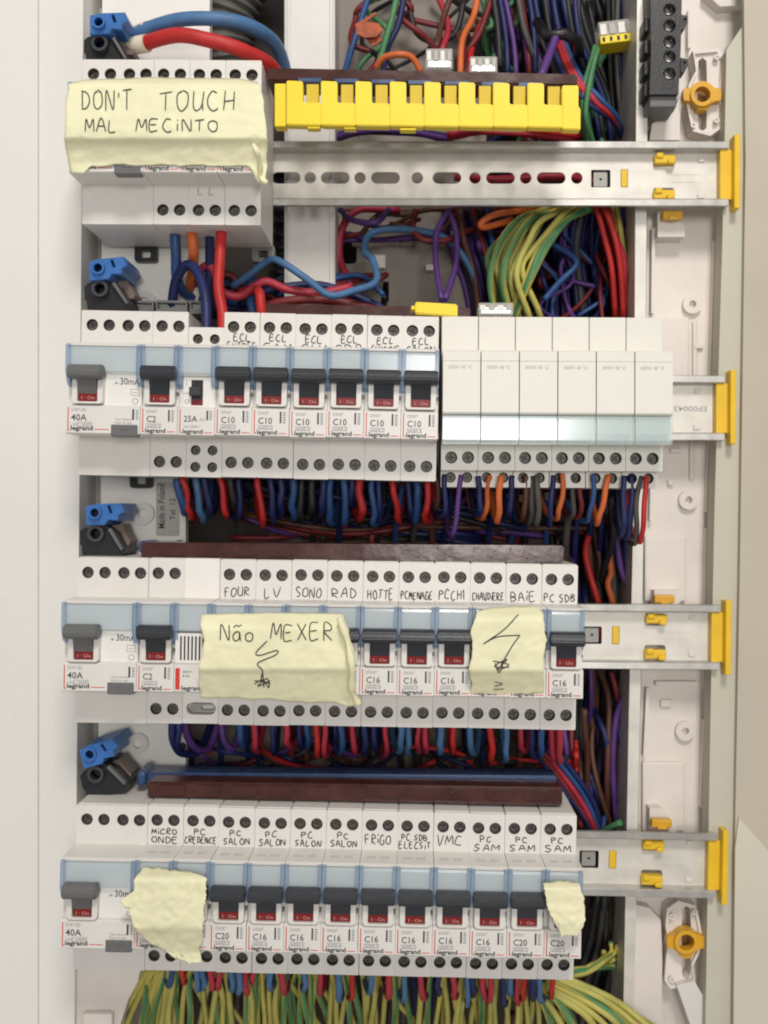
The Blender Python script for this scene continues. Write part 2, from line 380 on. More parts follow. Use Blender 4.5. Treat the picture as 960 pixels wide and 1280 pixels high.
# quarter-turn locks
def lock(x, y, s, lab):
    t = thing('quarter_turn_lock', lab, 'lock', W(x, y, 566), 'amber quarter turn locks in the side frame')
    bm = bmesh.new()
    out = [(x-12, y-55), (x+20, y-58), (x+27, y-48), (x+25, y-20), (x+22, y), (x+26, y+20), (x+24, y+42), (x+10, y+52), (x-12, y+46), (x-16, y+30), (x-20, y+10), (x-17, y-12), (x-8, y-30)]
    if s < 0: out = [(2*x-a, 2*y-b) for a, b in out]
    key = [(x-5, y-42), (x, y-46), (x+5, y-42), (x+6, y-10), (x+6, y+10), (x+5, y+42), (x, y+46), (x-5, y+42), (x-6, y+10), (x-6, y-10)]
    pxplate(bm, out, [key], 561, 571.5)
    wpart('housing', bm, 'frame_plastic', t)
    bm = bmesh.new()   # raised rim of the housing
    cx_, cy_ = sum(p[0] for p in out)/len(out), sum(p[1] for p in out)/len(out)
    inn = [(cx_+(a-cx_)*.86, cy_+(b-cy_)*.92) for a, b in out]
    pxplate(bm, out, [inn], 559, 560.9); wpart('rim', bm, 'frame_plastic', t)
    bm = bmesh.new()
    ring = []
    for i in range(40):
        a = 2*math.pi*i/40; r = 16.5
        if abs(math.cos(a)) > .95: r = 24
        elif abs(math.cos(a)) > .85: r = 18
        if math.sin(a) > .93: r = 20
        ring.append((x+r*math.cos(a), y+r*math.sin(a)))
    pxplate(bm, ring, [pc(x, y, 9.5, 20)], 555, 560.5); wpart('lock_ring', bm, 'amber_plastic', t)
    bm = bmesh.new(); pxplate(bm, pc(x, y, 14.5, 24), [pc(x, y, 10.2, 24)], 552.5, 554.9); wpart('collar', bm, 'amber_plastic', t)
    bm = bmesh.new(); pxplate(bm, pc(x, y, 10.4, 20), [], 565, 566); wpart('hole_floor', bm, 'amber_dark', t)  # disc added in darker amber so the hole of the ring looks dark
    for dx, dy in ((18, -47), (-11, 38), (18, 32)):
        bm = bmesh.new(); pxplate(bm, pc(x+dx*s, y+dy*s, 3.6, 10), [pc(x+dx*s, y+dy*s, 1.6, 8)], 557.5, 558.9); wpart('pin_socket', bm, 'frame_plastic', t)
lock(878, 118, 1, 'amber quarter turn lock in a white keyhole housing, beside the black terminal strip')
lock(858, 1178, -1, 'amber quarter turn lock in a white keyhole housing, below the bottom rail end')

# ---------------------------------------------------------------- DIN rails
def make_rail_meshes(row):
    w = 360
    bm = bmesh.new()
    holes = []
    x = -92.0
    # pattern measured in mm from the right end: rounds and slots alternate
    if True:
        c = [(-84.5, 'c')]
        pos = -84.5
        for u in (-83.7, -111.4, -138.8, -170, -201, -228, -255, -282, -309): holes.append(circ(u, 0, 3.15, 16))
        for u in (-97.6, -125, -154, -187.2, -214.4, -241, -268, -296): holes.append(slot(u-7.8, u+7.8, 0, 3.15))
        holes.append(rrect(-76, -65.5, -5, 4.5, .6, 2))
        holes.append(rrect(-60, -56, -5, 4.8, .4, 2))
        for s in (1, -1): holes.append(rrect(-42.5, -31, *((5.2, 11.8) if s > 0 else (-11.8, -5.2)), 1.5, 3))
    plate(bm, [(-w, -13.3), (-8, -13.3), (-8, 13.3), (-w, 13.3)], holes, 7.5, 8.6)
    ch = mesh('web', bm, 'zinc')
    bm = bmesh.new()
    for s in (1, -1):
        pr = [(7.5, 13.2*s), (0.6, 13.2*s), (0.0, 13.8*s), (-.1, 17.0*s), (.9, 17.5*s), (1.4, 17.3*s), (1.2, 14.3*s), (8.6, 14.3*s), (8.6, 13.2*s)]
        prism_x(bm, pr, -w, -4)
    fl = mesh('flange', bm, 'zinc_edge')
    bm = bmesh.new()
    prism_x(bm, [(9, -13.2), (1.6, -13.2), (1.6, 13.2), (9, 13.2)], -7.9, -1.9)
    box(bm, -1.9, 1.2, -19.5, 20, -3.5, 10, .5)
    cap = mesh('end_cap', bm, 'yellow_end')
    bm = bmesh.new()
    box(bm, -5.7, 5.7, -2.6, 2.3, 3.5, 9.5, .8); box(bm, 1.0, 5.0, -3.2, -.5, 1.5, 5, .8); box(bm, -5.2, -1.2, 0, 3.0, 2.2, 5, .8)
    clip = mesh('rail_clip', bm, 'yellow_end')
    bm = bmesh.new(); box(bm, -59.8, -56.2, -4.8, 4.6, 7.2, 10, .3); tab = mesh('tab', bm, 'yellow_end')
    bm = bmesh.new(); plate(bm, rrect(-74.4, -67, -4.2, 3.6, .5, 2), [circ(-70.6, -.2, .75, 8)], 8.8, 10.5)
    sq = mesh('locking_plate', bm, 'grey_metal')
    bm = bmesh.new(); box(bm, -1.8, 1.8, -1.3, 1.3, 6.4, 7.45, .3); nub = mesh('nub', bm, 'white_plastic')
    bm = bmesh.new()
    for a, b, c_, d in ((-33, -17, 1.9, 2.2), (-33, -17, -2.2, -1.9), (-33.3, -33, -2.2, 2.2)): box(bm, a, b, c_, d, 7.3, 7.49)
    emb = mesh('embossing', bm, 'zinc')
    bm = bmesh.new(); box(bm, -5.5, 5.5, -2.2, 2.2, 0, 5, .8); box(bm, -2.5, 2.5, -2.8, -1.0, -1, 1, .4); latch = mesh('latch', bm, 'amber_plastic')
    return ch, fl, cap, clip, tab, sq, nub, emb, latch
mat('yellow_end', (.78, .50, .02), .4, var=.05)
RM = make_rail_meshes(1)
def rail(pxr, pyc, rot, lab, latch_s, row):
    t = thing('din_rail', lab, 'mounting rail', W(pxr, pyc, 545), 'metal mounting rails', R(rot))
    ch, fl, cap, clip, tab, sq, nub, emb, latch = RM
    for nm, me in (('web', ch), ('flange', fl), ('end_cap', cap), ('tab', tab), ('locking_plate', sq)): obj(nm, me, t)
    if row != 2: obj('embossing', emb, t)
    obj('rail_clip', clip, t, (-.0367, 0, .0093)); obj('rail_clip', clip, t, (-.0372, 0, -.0097))
    obj('nub', nub, t, (-.0165, 0, .0098)); obj('nub', nub, t, (-.0168, 0, -.0098))
    if latch_s: obj('latch', latch, t, (-.0315, .008, .0195*latch_s))
    if row == 2:
        bm = bmesh.new(); text(bm, 'EF00043', -11, 1.7, 7.42, 4.2, width=18, rot=180)
        obj('stamped_text', mesh('stamped_text', bm, 'grey_print'), t)
rail(920, 217, .05, 'top metal mounting rail with round and slotted holes under the yellow comb', -1, 1)
rail(915, 510, .2, 'metal mounting rail end beside the six plain white modules, stamped EF00043', 0, 2)
rail(909, 797, .5, 'metal mounting rail end right of the row of breakers marked FOUR to SDB', 1, 3)
rail(905, 1083, 1.2, 'lowest metal mounting rail end right of the row above the yellow green wires', 1, 4)

# ---------------------------------------------------------------- modular devices
def y(o): return -o        # "out" from the rail -> local y
CACHE = {}
def cached(k, fn):
    if k not in CACHE: CACHE[k] = fn()
    return CACHE[k]
def body_mesh(w, top, bot, ztop=40.3, zbot=-40.3, face=45, m='white_plastic'):
    bm = bmesh.new()
    x0, x1 = .06, w-.06
    box(bm, x0+.02, x1-.02, zbot+.5, ztop-.5, y(38), y(1))
    plate(bm, rrect(x0, x1, 17, ztop, .5, 2), [circ(a, b, r) for a, b, r in top], y(face), y(38.02))
    plate(bm, rrect(x0, x1, zbot, -17, .5, 2), [circ(a, b, r) for a, b, r in bot], y(face), y(38.02))
    # little step ridge above the terminals
    box(bm, x0+.3, x1-.3, ztop-.9, ztop+.35, y(43.5), y(4), .3, 1)
    return mesh('body', bm, m)
def screw_mesh():
    bm = bmesh.new()
    a, b = .42, 1.75
    plus = [(a, b), (a, a), (b, a), (b, -a), (a, -a), (a, -b), (-a, -b), (-a, -a), (-b, -a), (-b, a), (-a, a), (-a, b)]
    plate(bm, circ(0, 0, 2.45, 16), [plus], y(42.0), y(41.0))
    return mesh('terminal_screw', bm, 'screw_steel')
def well_mesh(r=2.9):
    bm = bmesh.new(); plate(bm, circ(0, 0, r+.25, 16), [circ(0, 0, r-.05, 16)], y(44.4), y(38.1))
    bm2 = bm; plate(bm2, circ(0, 0, r, 16), [], y(40.9), y(38.2))
    return mesh('terminal_well', bm2, 'well')
mat('well', (.10, .09, .08), .6)  # dark lining colour imitates the shade inside the terminal holes
def front_mesh(w, m='white_plastic'):
    """front block: bottom label face, recessed toggle zone, top label shelf"""
    bm = bmesh.new()
    pr = [(y(38.1), -21.3), (y(64.2), -21.6), (y(65), -21.1), (y(65), -8.6), (y(64.3), -8.0), (y(61.5), -7.6), (y(61.2), 6.2), (y(62.6), 7.0), (y(63.2), 19.4), (y(65.3), 19.9), (y(65.4), 20.9), (y(64.6), 21.3), (y(38.1), 21.3)]
    prism_x(bm, pr, .1, w-.1)
    return mesh('front_cover', bm, m)
def collar_mesh():
    bm = bmesh.new()
    outer = rrect(1.6, 15.9, -7.4, 6.2, 1.6, 4)
    plate(bm, outer, [rrect(4.0, 13.5, -6.5, 5.0, .6, 3)], y(66.2), y(61.3))
    return mesh('toggle_collar', bm, 'white_plastic')
def cap_mesh(m='dark_toggle'):
    bm = bmesh.new()
    pr = [(y(63.5), 9.6), (y(68), 10.6), (y(71.0), 10.2), (y(72.4), 8.8), (y(72.6), 6.2), (y(71.6), 4.2), (y(70), 3.5), (y(68.0), 3.9), (y(64), 5.0)]
    prism_x(bm, pr, .75, 16.7)
    bmesh.ops.bevel(bm, geom=[e for e in bm.edges], offset=.5, segments=2, affect='EDGES')
    return mesh('toggle_cap', bm, m)
def neck_mesh(m='dark_toggle'):
    bm = bmesh.new()
    prism_x(bm, [(y(62), -2.65), (y(65.4), -2.65), (y(69), 4.6), (y(68), 7), (y(62), 7)], 4.3, 13.2)
    return mesh('toggle_neck', bm, m)
def red_mesh():
    bm = bmesh.new(); prism_x(bm, [(y(61.5), -6.3), (y(64.8), -6.3), (y(65.3), -2.7), (y(61.5), -2.7)], 4.35, 13.15)
    return mesh('on_indicator', bm, 'red_window')
def on_text():
    bm = bmesh.new(); text(bm, 'I · On', 5.6, -5.4, y(65.5), 2.2, width=6.4)
    return mesh('on_print', bm, 'pink_print')
def label_cover_mesh(w):
    bm = bmesh.new()
    prism_x(bm, [(y(65.2), 7.2), (y(66.0), 8.0), (y(66.2), 18.2), (y(65.6), 19.4), (y(65.0), 19.4), (y(65.3), 18), (y(65.2), 8.2), (y(64.6), 7.4)], 1.9, w-1.9)
    return mesh('label_cover', bm, 'clear_cover')
def ear_mesh(a):
    bm = bmesh.new()
    if True:
        prism_x(bm, [(y(61.5), 20.2), (y(66.0), 20.6), (y(67.2), 19.6), (y(67.3), 8), (y(65.0), 2.6), (y(61.3), .5)], a, a+1.75)
    return mesh('cover_side', bm, 'clear_ear')
def printed(kind, rating):
    """dark and red print of a device front"""
    d = bmesh.new(); r = bmesh.new(); g = bmesh.new(); Y = y(65.12)
    def redL(x0=1.0):
        quad(r, x0, x0+.45, -20.0, -9.2, Y); quad(r, x0, x0+1.1, -20.3, -19.85, Y)
    if kind == 'mcb':
        redL(); quad(r, 12.6, 16.4, -20.2, -19.85, Y)
        text(d, 'legrand', 2.4, -20.5, Y, 2.9, True, width=9.6)
        text(d, rating, 2.9, -15.6, Y, 4.2, width=6.6 if len(rating) > 2 else 4.6)
        text(g, 'DNX³', 2.9, -11.3, Y, 2.1, width=5.0)
        for a, b, c_, e in ((2.9, 9.9, -16.5, -16.3), (2.9, 9.9, -18.3, -18.1), (2.9, 3.1, -18.3, -16.3), (9.7, 9.9, -18.3, -16.3), (7.6, 7.8, -18.3, -16.3)): quad(g, a, b, c_, e, Y)
        text(g, '6000 3', 3.4, -18.0, Y, 1.9, width=6)
        quad(d, 13.1, 13.9, -15.2, -9.7, Y)
        for i in range(5): quad(g, 14.6, 15.9, -15.2+i*1.15, -14.5+i*1.15, Y)
        quad(d, .15, .9, 1.0, 2.2, y(61.35)) if False else None
    elif kind == 'rcd':
        redL(); quad(r, 13.8, 20.4, -19.6, -19.25, Y)
        text(d, 'legrand', 2.4, -19.9, Y, 2.9, True, width=10.6)
        text(d, '40A', 2.6, -15.4, Y, 4.3, width=7.4)
        text(g, 'DX³-ID', 2.6, -11.0, Y, 2.1, width=7)
        text(g, '~AC 10000', 2.6, -17.8, Y, 1.8, width=9.6)
        for a, b, c_, e in ((5.6, 12.6, -16.3, -16.1), (5.6, 12.6, -18.2, -18.0), (12.4, 12.6, -18.2, -16.1), (5.6, 5.8, -18.2, -16.1)): quad(g, a, b, c_, e, Y)
        Yr = y(61.6)-.9
        text(d, '30mA', 24.4, 2.2, y(62.3), 4.5, width=9.4); text(g, 'I∆n', 21.8, 2.4, y(62.3), 1.6)
        for a, b, c_, e in ((29.6, 33.6, .0, .25), (29.6, 33.6, -3, -2.75), (29.6, 29.85, -3, .2), (33.4, 33.65, -3, .2), (30.4, 32.8, -1.6, -1.3)): quad(g, a, b, c_, e, y(62.3))
        for k in range(8):
            a = math.pi*k/4; quad(g, 31.8+1.3*math.cos(a)-.3, 31.8+1.3*math.cos(a)+.3, -5.6+1.3*math.sin(a)-.3, -5.6+1.3*math.sin(a)+.3, y(62.3))
        quad(d, 31.3, 32.2, -14.6, -9.6, Y)
        for i in range(4): quad(g, 33.0, 34.1, -14.4+i*1.2, -13.6+i*1.2, Y)
        text(g, 'Test mensuel', 23.2, -14.9, Y, 1.5, width=8); text(g, 'Push to test', 23.2, -16.5, Y, 1.5, width=8)
    elif kind == 'contactor':
        redL(); quad(r, 12.6, 16.4, -20.2, -19.85, Y)
        text(d, 'legrand', 2.4, -20.5, Y, 2.9, True, width=9.6)
        text(d, '25A', 2.9, -15.0, Y, 4.0, width=6.4); text(g, 'AC', 10.2, -14.6, Y, 2.2)
        text(g, 'Ue 250V~', 2.9, -17.9, Y, 1.9, width=8)
        text(g, 'I', 3.0, 2.2, y(62.3), 3.2); text(g, 'auto', 1.6, -1.8, y(62.3), 1.8); text(g, 'O', 2.4, -6.3, y(62.3), 3.0)
        quad(d, 13.6, 14.4, -14.2, -9.7, Y)
        for i in range(4): quad(g, 15.0, 16.2, -14+i*1.15, -13.3+i*1.15, Y)
    elif kind == 'bell':
        quad(r, .8, 2.9, -20.3, -10.2, Y)
        text(d, 'legrand', 3.6, -20.5, Y, 2.9, True, width=10.6)
        text(d, '230 V~', 4.2, -12.4, Y, 1.6); text(d, '8 VA', 4.2, -14.4, Y, 1.6)
    return mesh('printed_text', d, 'black_print'), mesh('red_print', r, 'red_print'), mesh('fine_print', g, 'grey_print')
SCREW = None
def add_screws(t, pos, r=2.9, out0=0):
    sc = cached('screw', screw_mesh); we = cached(('well', r), lambda: well_mesh(r))
    for a, b in pos:
        obj('terminal_well', we, t, (a*.001, -out0*.001, b*.001))
        o = obj('terminal_screw', sc, t, ((a+rnd.uniform(-.25, .25))*.001, -(out0-rnd.uniform(0, .8))*.001, (b+rnd.uniform(-.25, .25))*.001), (0, rnd.uniform(0, 3), 0))
        k = r/2.9; o.scale = (k, 1, k)
def note(t, lines, w, seed, m='marker_ink'):
    bm = bmesh.new()
    for s, z, h, x0, x1 in lines:
        for st in hand(s, x0, x1, z, h*.92, seed, wob=.12):
            ribbon(bm, smooth_line([(a, y(45.15), b) for a, b in st], 3), .25)
    obj('handwriting', mesh('handwriting', bm, m), t)
PAIR = [(4.55, 33.2), (12.75, 33.2)]
def common(t, w, kind, rating):
    obj('front_cover', cached(('front', w), lambda: front_mesh(w)), t)
    obj('label_cover', cached(('lc', w), lambda: label_cover_mesh(w)), t)
    for a in (.12, w-1.87): obj('cover_side', cached(('ear', a), lambda: ear_mesh(a)), t)
    for me, nm in zip(cached((kind, rating), lambda: printed(kind, rating)), ('printed_text', 'red_print', 'fine_print')): obj(nm, me, t)
    bm = bmesh.new()
def toggle(t, m='dark_toggle'):
    dx = .0016 if m == 'grey_plastic' else .0004
    obj('toggle_collar', cached('collar', collar_mesh), t, (dx, 0, 0))
    tg = obj('toggle', cached(('neck', m), lambda: neck_mesh(m)), t, (dx, 0, 0))
    obj('toggle_cap', cached(('cap', m), lambda: cap_mesh(m)), tg)
    rd = obj('on_indicator', cached('red', red_mesh), t, (dx, 0, 0))
    obj('on_print', cached('ont', on_text), rd)
G_ALL = 'narrow circuit breakers on the rails'
def breaker(row, u, rating, label, lines=None, seed=0, notes_below=None):
    loc, a = row_at(row, u)
    t = thing('circuit_breaker', label, 'circuit breaker', loc, G_ALL, a)
    obj('body', cached('body1', lambda: body_mesh(17.5, [(p, q, 2.9) for p, q in PAIR], [(p, -q, 2.9) for p, q in PAIR])), t)
    common(t, 17.5, 'mcb', rating); toggle(t)
    add_screws(t, PAIR+[(p, -q) for p, q in PAIR])
    def lk():
        b = bmesh.new(); box(b, 15.9, 17.3, -2.6, -1.0, y(64.2), y(61), .15); return mesh('joint_gap', b, 'grey_plastic')
    obj('joint_gap', cached('lk', lk), t)  # block drawn for the small dark gap at the module joint
    if lines: note(t, lines, 17.5, seed)
    return t
def rcd(row, label, u=0):
    loc, a = row_at(row, u)
    t = thing('residual_current_switch', label, 'residual current switch', loc, 'wide grey toggle residual current switches', a)
    top = [(5.3, 33.2), (13.6, 33.2), (22.9, 33.2), (31.0, 33.2)]
    obj('body', cached('body2', lambda: body_mesh(35, [(p, q, 2.9) for p, q in top], [])), t)
    common(t, 35, 'rcd', '40A'); toggle(t, 'grey_plastic'); add_screws(t, top)
    def btn():
        b = bmesh.new(); box(b, 21.6, 34.0, -22.6, -17.0, y(66.0), y(60), .5); box(b, 25.5, 30, -19.4, -18.6, y(66.3), y(65)); return mesh('test_button', b, 'grey_plastic')
    obj('test_button', cached('btn', btn), t)
    def face():
        b = bmesh.new(); box(b, 17.2, 34.9, -7.7, 7.0, y(62.2), y(60.5)); return mesh('face_panel', b, 'white_label')
    obj('face_panel', cached('face', face), t)
    return t

# row 1
rcd(1, 'residual current switch under the DON\'T TOUCH tape, left end of the top row')
breaker(1, 35, 'C16', 'top row breaker under the DON\'T TOUCH tape, next to the wide switch')
b = breaker(1, 52.5, 'C16', 'top row breaker under the DON\'T TOUCH tape, with LL pencilled on its lower face')
bm = bmesh.new()
for st in hand('L L', 4, 13, -25.5, 3.6, 3): ribbon(bm, smooth_line([(p, y(45.15), q) for p, q in st], 3), .22)
obj('handwriting', mesh('handwriting', bm, 'grey_print'), b)
breaker(1, 70, 'C16', 'top row breaker under the DON\'T TOUCH tape, at its right end beside the bare rail')
# row 2
rcd(2, '40A 30mA residual current switch with grey toggle, left end of the second row')
breaker(2, 35, 'C2', 'C2 breaker with black toggle, second row, between wide switch and 25A contactor')
def contactor():
    loc, a = row_at(2, 52.5)
    t = thing('contactor', '25A contactor with small black slide switch and lowered terminals, second row', 'contactor', loc, None, a)
    top = [(4.6, 27.3), (12.9, 27.3)]; bot = [(4.6, -27.2), (12.9, -27.2), (4.6, -35.4), (12.9, -35.4)]
    obj('body', body_mesh(17.5, [(p, q, 2.5) for p, q in top], [(p, q, 2.5) for p, q in bot], ztop=33), t)
    common(t, 17.5, 'contactor', '25A'); add_screws(t, top+bot, 2.5)
    b = bmesh.new(); plate(b, [(1.9, -7.9), (16.9, -7.9), (16.9, 6.2), (1.9, 6.2)], [[(5.6, -7.0), (11.2, -7.0), (11.2, 5.0), (5.6, 5.0)]], y(62.2), y(61)); obj('switch_plate', mesh('switch_plate', b, 'white_label'), t)
    b = bmesh.new(); box(b, 5.65, 11.15, -4.2, 4.95, y(61.6), y(60.9)); o = obj('switch_slot', mesh('switch_slot', b, 'black_plastic'), t)
    b = bmesh.new(); box(b, 5.65, 11.15, -6.95, -4.25, y(61.7), y(60.9)); obj('slot_end', mesh('slot_end', b, 'red_window'), o)
    b = bmesh.new(); box(b, 5.3, 10.3, -2.8, 1.4, y(66), y(61.5), .5); obj('slider', mesh('slider', b, 'dark_toggle'), o)
contactor()
ecl = [('ENTREE', 'under the first handwritten ECL note'), ('SAM', ''), ('CH1', ''), ('SDB', ''), ('CUISINE', ''), ('SALON', '')]
for i, (s, _) in enumerate(ecl):
    breaker(2, 70+17.5*i, 'C10', 'C10 breaker, second row, hand marked ECL above the word %s' % s,
            [('ECL', 26.4, 3.7, 4.8, 13.5), (s, 21.6, 4.2, 1.6, 16.4)], i)
# the six plain modules
mx0 = W(553, 0, 480).x*1000
def module(i):
    base = Vector((W(553+47.9*i, 0, 480).x, .545, W(0, 498.5+i*.3, 500).z))
    w = 18.0
    names = ['first plain white module, touching the ECL SALON breaker', 'second plain white module from the C10 breakers', 'third plain white module from the C10 breakers',
             'fourth plain white module from the C10 breakers', 'fifth plain white module, last but one before the rail end', 'sixth plain white module, beside the bare rail end stamped EF00043']
    t = thing('relay_module', names[i], 'relay module', base, 'six plain white modules with clear label strips', R(.25))
    def bodyf():
        b = bmesh.new()
        box(b, .1, w-.1, -34, 39.6, y(38), y(1))
        box(b, .12, w-.12, 17, 40, y(47), y(38.02), .35, 2)
        plate(b, rrect(.1, w-.1, -35, -18, .4, 2), [circ(5, -28.8, 3.0), circ(13.2, -28.8, 3.0)], y(47), y(38.02))
        return mesh('body', b, 'module_plastic')
    def lowf():
        b = bmesh.new()
        plate(b, rrect(.2, w-.2, -43, -34.2, .4, 2), [circ(5, -38.2, 2.7), circ(13.2, -38.2, 2.7)], y(38), y(31)); box(b, .3, w-.3, -42.8, -34.2, y(30.98), y(2))
        return mesh('lower_terminal_block', b, 'module_plastic')
    obj('body', cached('mb', bodyf), t); obj('lower_terminal_block', cached('mlow', lowf), t)
    def frf():
        b = bmesh.new(); prism_x(b, [(y(38.2), 20.2), (y(66), 20.6), (y(66.8), 19.8), (y(66.9), 15.6), (y(66.6), 15.3), (y(66.9), 15.0), (y(67.2), -8.6), (y(66.6), -9.4), (y(64), -9.8), (y(62.5), -11), (y(62.5), -22.6), (y(38.2), -22.9)], .15, w-.3); return mesh('front_cover', b, 'module_plastic')
    obj('front_cover', cached('mf', frf), t)
    def cl():
        b = bmesh.new(); prism_x(b, [(y(64.4), -10.2), (y(67.0), -10.4), (y(67.6), -11.4), (y(67.6), -21.6), (y(66.6), -23.3), (y(62.6), -23.3), (y(62.6), -22.7), (y(66), -22.4), (y(66.8), -21), (y(66.8), -11.8), (y(66.4), -11.2), (y(64.4), -11.0)], .2, w-.35)
        return mesh('label_cover', b, 'clear_module')
    obj('label_cover', cached('mc', cl), t)
    def lf():
        b = bmesh.new(); box(b, 1.2, w-1.4, -21.5, -11.6, y(63.4), y(62.52)); box(b, 1.0, w-1.2, -18.6, -18.3, y(66.75), y(63.4)); return mesh('paper_label', b, 'white_label')
    obj('paper_label', cached('ml', lf), t)
    def pt():
        b = bmesh.new(); text(b, '300W 48 °C', 2.6, 11.9, y(67.25), 2.2, width=11); return mesh('printed_text', b, 'faint_print')
    obj('printed_text', cached('mp', pt), t)
    add_screws(t, [(5, -28.8), (13.2, -28.8)], 2.9, 2.0); add_screws(t, [(5, -38.2), (13.2, -38.2)], 2.6, -7.5)
for i in range(6): module(i)
# row 3
rcd(3, '40A 30mA residual current switch with grey toggle, left end of the third row')
breaker(3, 35, 'C2', 'C2 breaker with black toggle, third row, left of the slotted doorbell module')
def bell():
    loc, a = row_at(3, 52.5)
    t = thing('doorbell_module', 'white doorbell module with vertical slots and red tag, half under the MEXER tape', 'doorbell module', loc, None, a)
    b = bmesh.new()
    box(b, .1, 17.4, -39.8, 39.8, y(38), y(1)); box(b, .1, 17.4, 17, 40.6, y(46.4), y(38.05), .4)
    plate(b, rrect(.1, 17.4, -40.3, -17, .5, 2), [slot(1.8, 16.4, -33, 3.0)], y(45), y(38.02))
    obj('body', mesh('body', b, 'white_label'), t)
    b = bmesh.new(); plate(b, slot(3, 15.6, -33, 2.0), [slot(8.5, 15.0, -33, 1.2)], y(42), y(40)); obj('adjuster', mesh('adjuster', b, 'grey_metal'), t)
    for p in ((5.2, 32), (12.6, 32)):
        b = bmesh.new(); plate(b, circ(p[0], p[1], 3.0), [circ(p[0], p[1], 2.8)], y(46.5), y(46.3)); obj('blank_terminal', mesh('blank_terminal', b, 'white_label'), t)
    common(t, 17.5, 'bell', '')
    b = bmesh.new()
    holes = [slot_v(3.2+i*1.75, -6.6, 5.0, .42) for i in range(7)]
    plate(b, [(.6, -7.9), (16.9, -7.9), (16.9, 6.2), (.6, 6.2)], holes, y(65.1), y(64)); obj('sound_grille', mesh('sound_grille', b, 'white_label'), t)
    b = bmesh.new(); box(b, 1, 16.5, -7.5, 6, y(63.9), y(61)); obj('grille_backing', mesh('grille_backing', b, 'black_plastic'), t)
def slot_v(x, z0, z1, r): return [(a, b) for b, a in slot(z0, z1, x, r, 4)]
bell()
r3 = [('FOUR', 'C16'), ('LV', 'C16'), ('SONO', 'C16'), ('RAD', 'C16'), ('HOTTE', 'C16'), ('PCMENAGE', 'C16'), ('PCCH1', 'C16'), ('CHAUDiERE', 'C16'), ('BAiE', 'C16'), ('PC SDB', 'C16')]
for i, (s, rt) in enumerate(r3):
    h = 4.9 if len(s) < 6 else 4.0
    x0, x1 = (2.2, 15.2) if len(s) < 6 else (1.0, 16.9)
    if s == 'LV': x0, x1 = 4, 13
    where = {0: ' its front under the MEXER tape', 1: ' its front under the MEXER tape', 2: ' its front under the MEXER tape', 3: ' its front under the MEXER tape', 7: ' its front behind the lightning tape', 8: ' its front behind the lightning tape', 9: ' right end beside the bare rail'}.get(i, ' its black toggle in plain view')
    bb = breaker(3, 70+17.5*i, rt, 'third row breaker hand marked %s,%s' % (s.replace('i', 'I'), where), [(s, 22.4, h, x0, x1)], i)
    if s == 'HOTTE':
        bm = bmesh.new()
        for st in hand('M.61', 3.2, 9.4, -24.5, 3.0, 2): ribbon(bm, smooth_line([(p, y(45.15), q) for p, q in st], 3), .22)
        obj('handwriting', mesh('handwriting', bm, 'pen_ink'), bb)
# row 4
rcd(4, '40A 30mA residual current switch with grey toggle, left end of the bottom row')
r4 = [('MiCRO', 'ONDE', 'C20', 'under the left blank tape'), ('PC', 'CREDENCE', 'C16', 'under the left blank tape'), ('PC', 'SALON', 'C20', 'first of the four SALON ones'),
      ('PC', 'SALON', 'C16', 'second of four SALON breakers'), ('PC', 'SALON', 'C16', 'third of four SALON breakers'), ('PC', 'SALON', 'C16', 'fourth of four SALON breakers, touching FRIGO'),
      ('FRiGO', '', 'C16', 'between SALON and SDB'), ('PC SDB', 'ELECSiT', 'C16', 'between FRIGO and VMC'), ('VMC', '', 'C16', 'between SDB and the SAM breakers'),
      ('PC', 'SAM', 'C16', 'first of three SAM breakers, touching VMC'), ('PC', 'SAM', 'C20', 'second of the three SAM ones'), ('PC', 'SAM', 'C20', 'toggle under the small tape')]
for i, (s1, s2, rt, wh) in enumerate(r4):
    if s2: ln = [(s1, 26.4, 3.0, 5.2, 11.6) if len(s1) < 4 else (s1, 26.4, 3.0, 2.0, 15.0), (s2, 22.3, 3.3, *((2.2, 15.6) if len(s2) < 6 else (.8, 16.8)))]
    else: ln = [(s1, 24.2, 5.2, 1.6, 14.6)]
    bb = breaker(4, 35+17.5*i, rt, ('bottom row breaker hand marked %s %s, %s' % (s1, s2, wh)).replace('  ', ' ').replace(' ,', ',').replace('i', 'i'), ln, i*3)
    bm = bmesh.new()                                     # faint slanted grey marks on the top shelf of each cover
    for a, b_ in ((3, 7.5), (9.5, 14)):
        bm2 = None
        for k in range(4):
            x_ = a+k*1.1; bm.faces.new([bm.verts.new(p) for p in ((x_, y(58), 21.36), (x_+.7, y(58), 21.36), (x_+.9, y(54.5), 21.36), (x_+.2, y(54.5), 21.36))])
    obj('shelf_marks', mesh('shelf_marks', bm, 'faint_print'), bb)

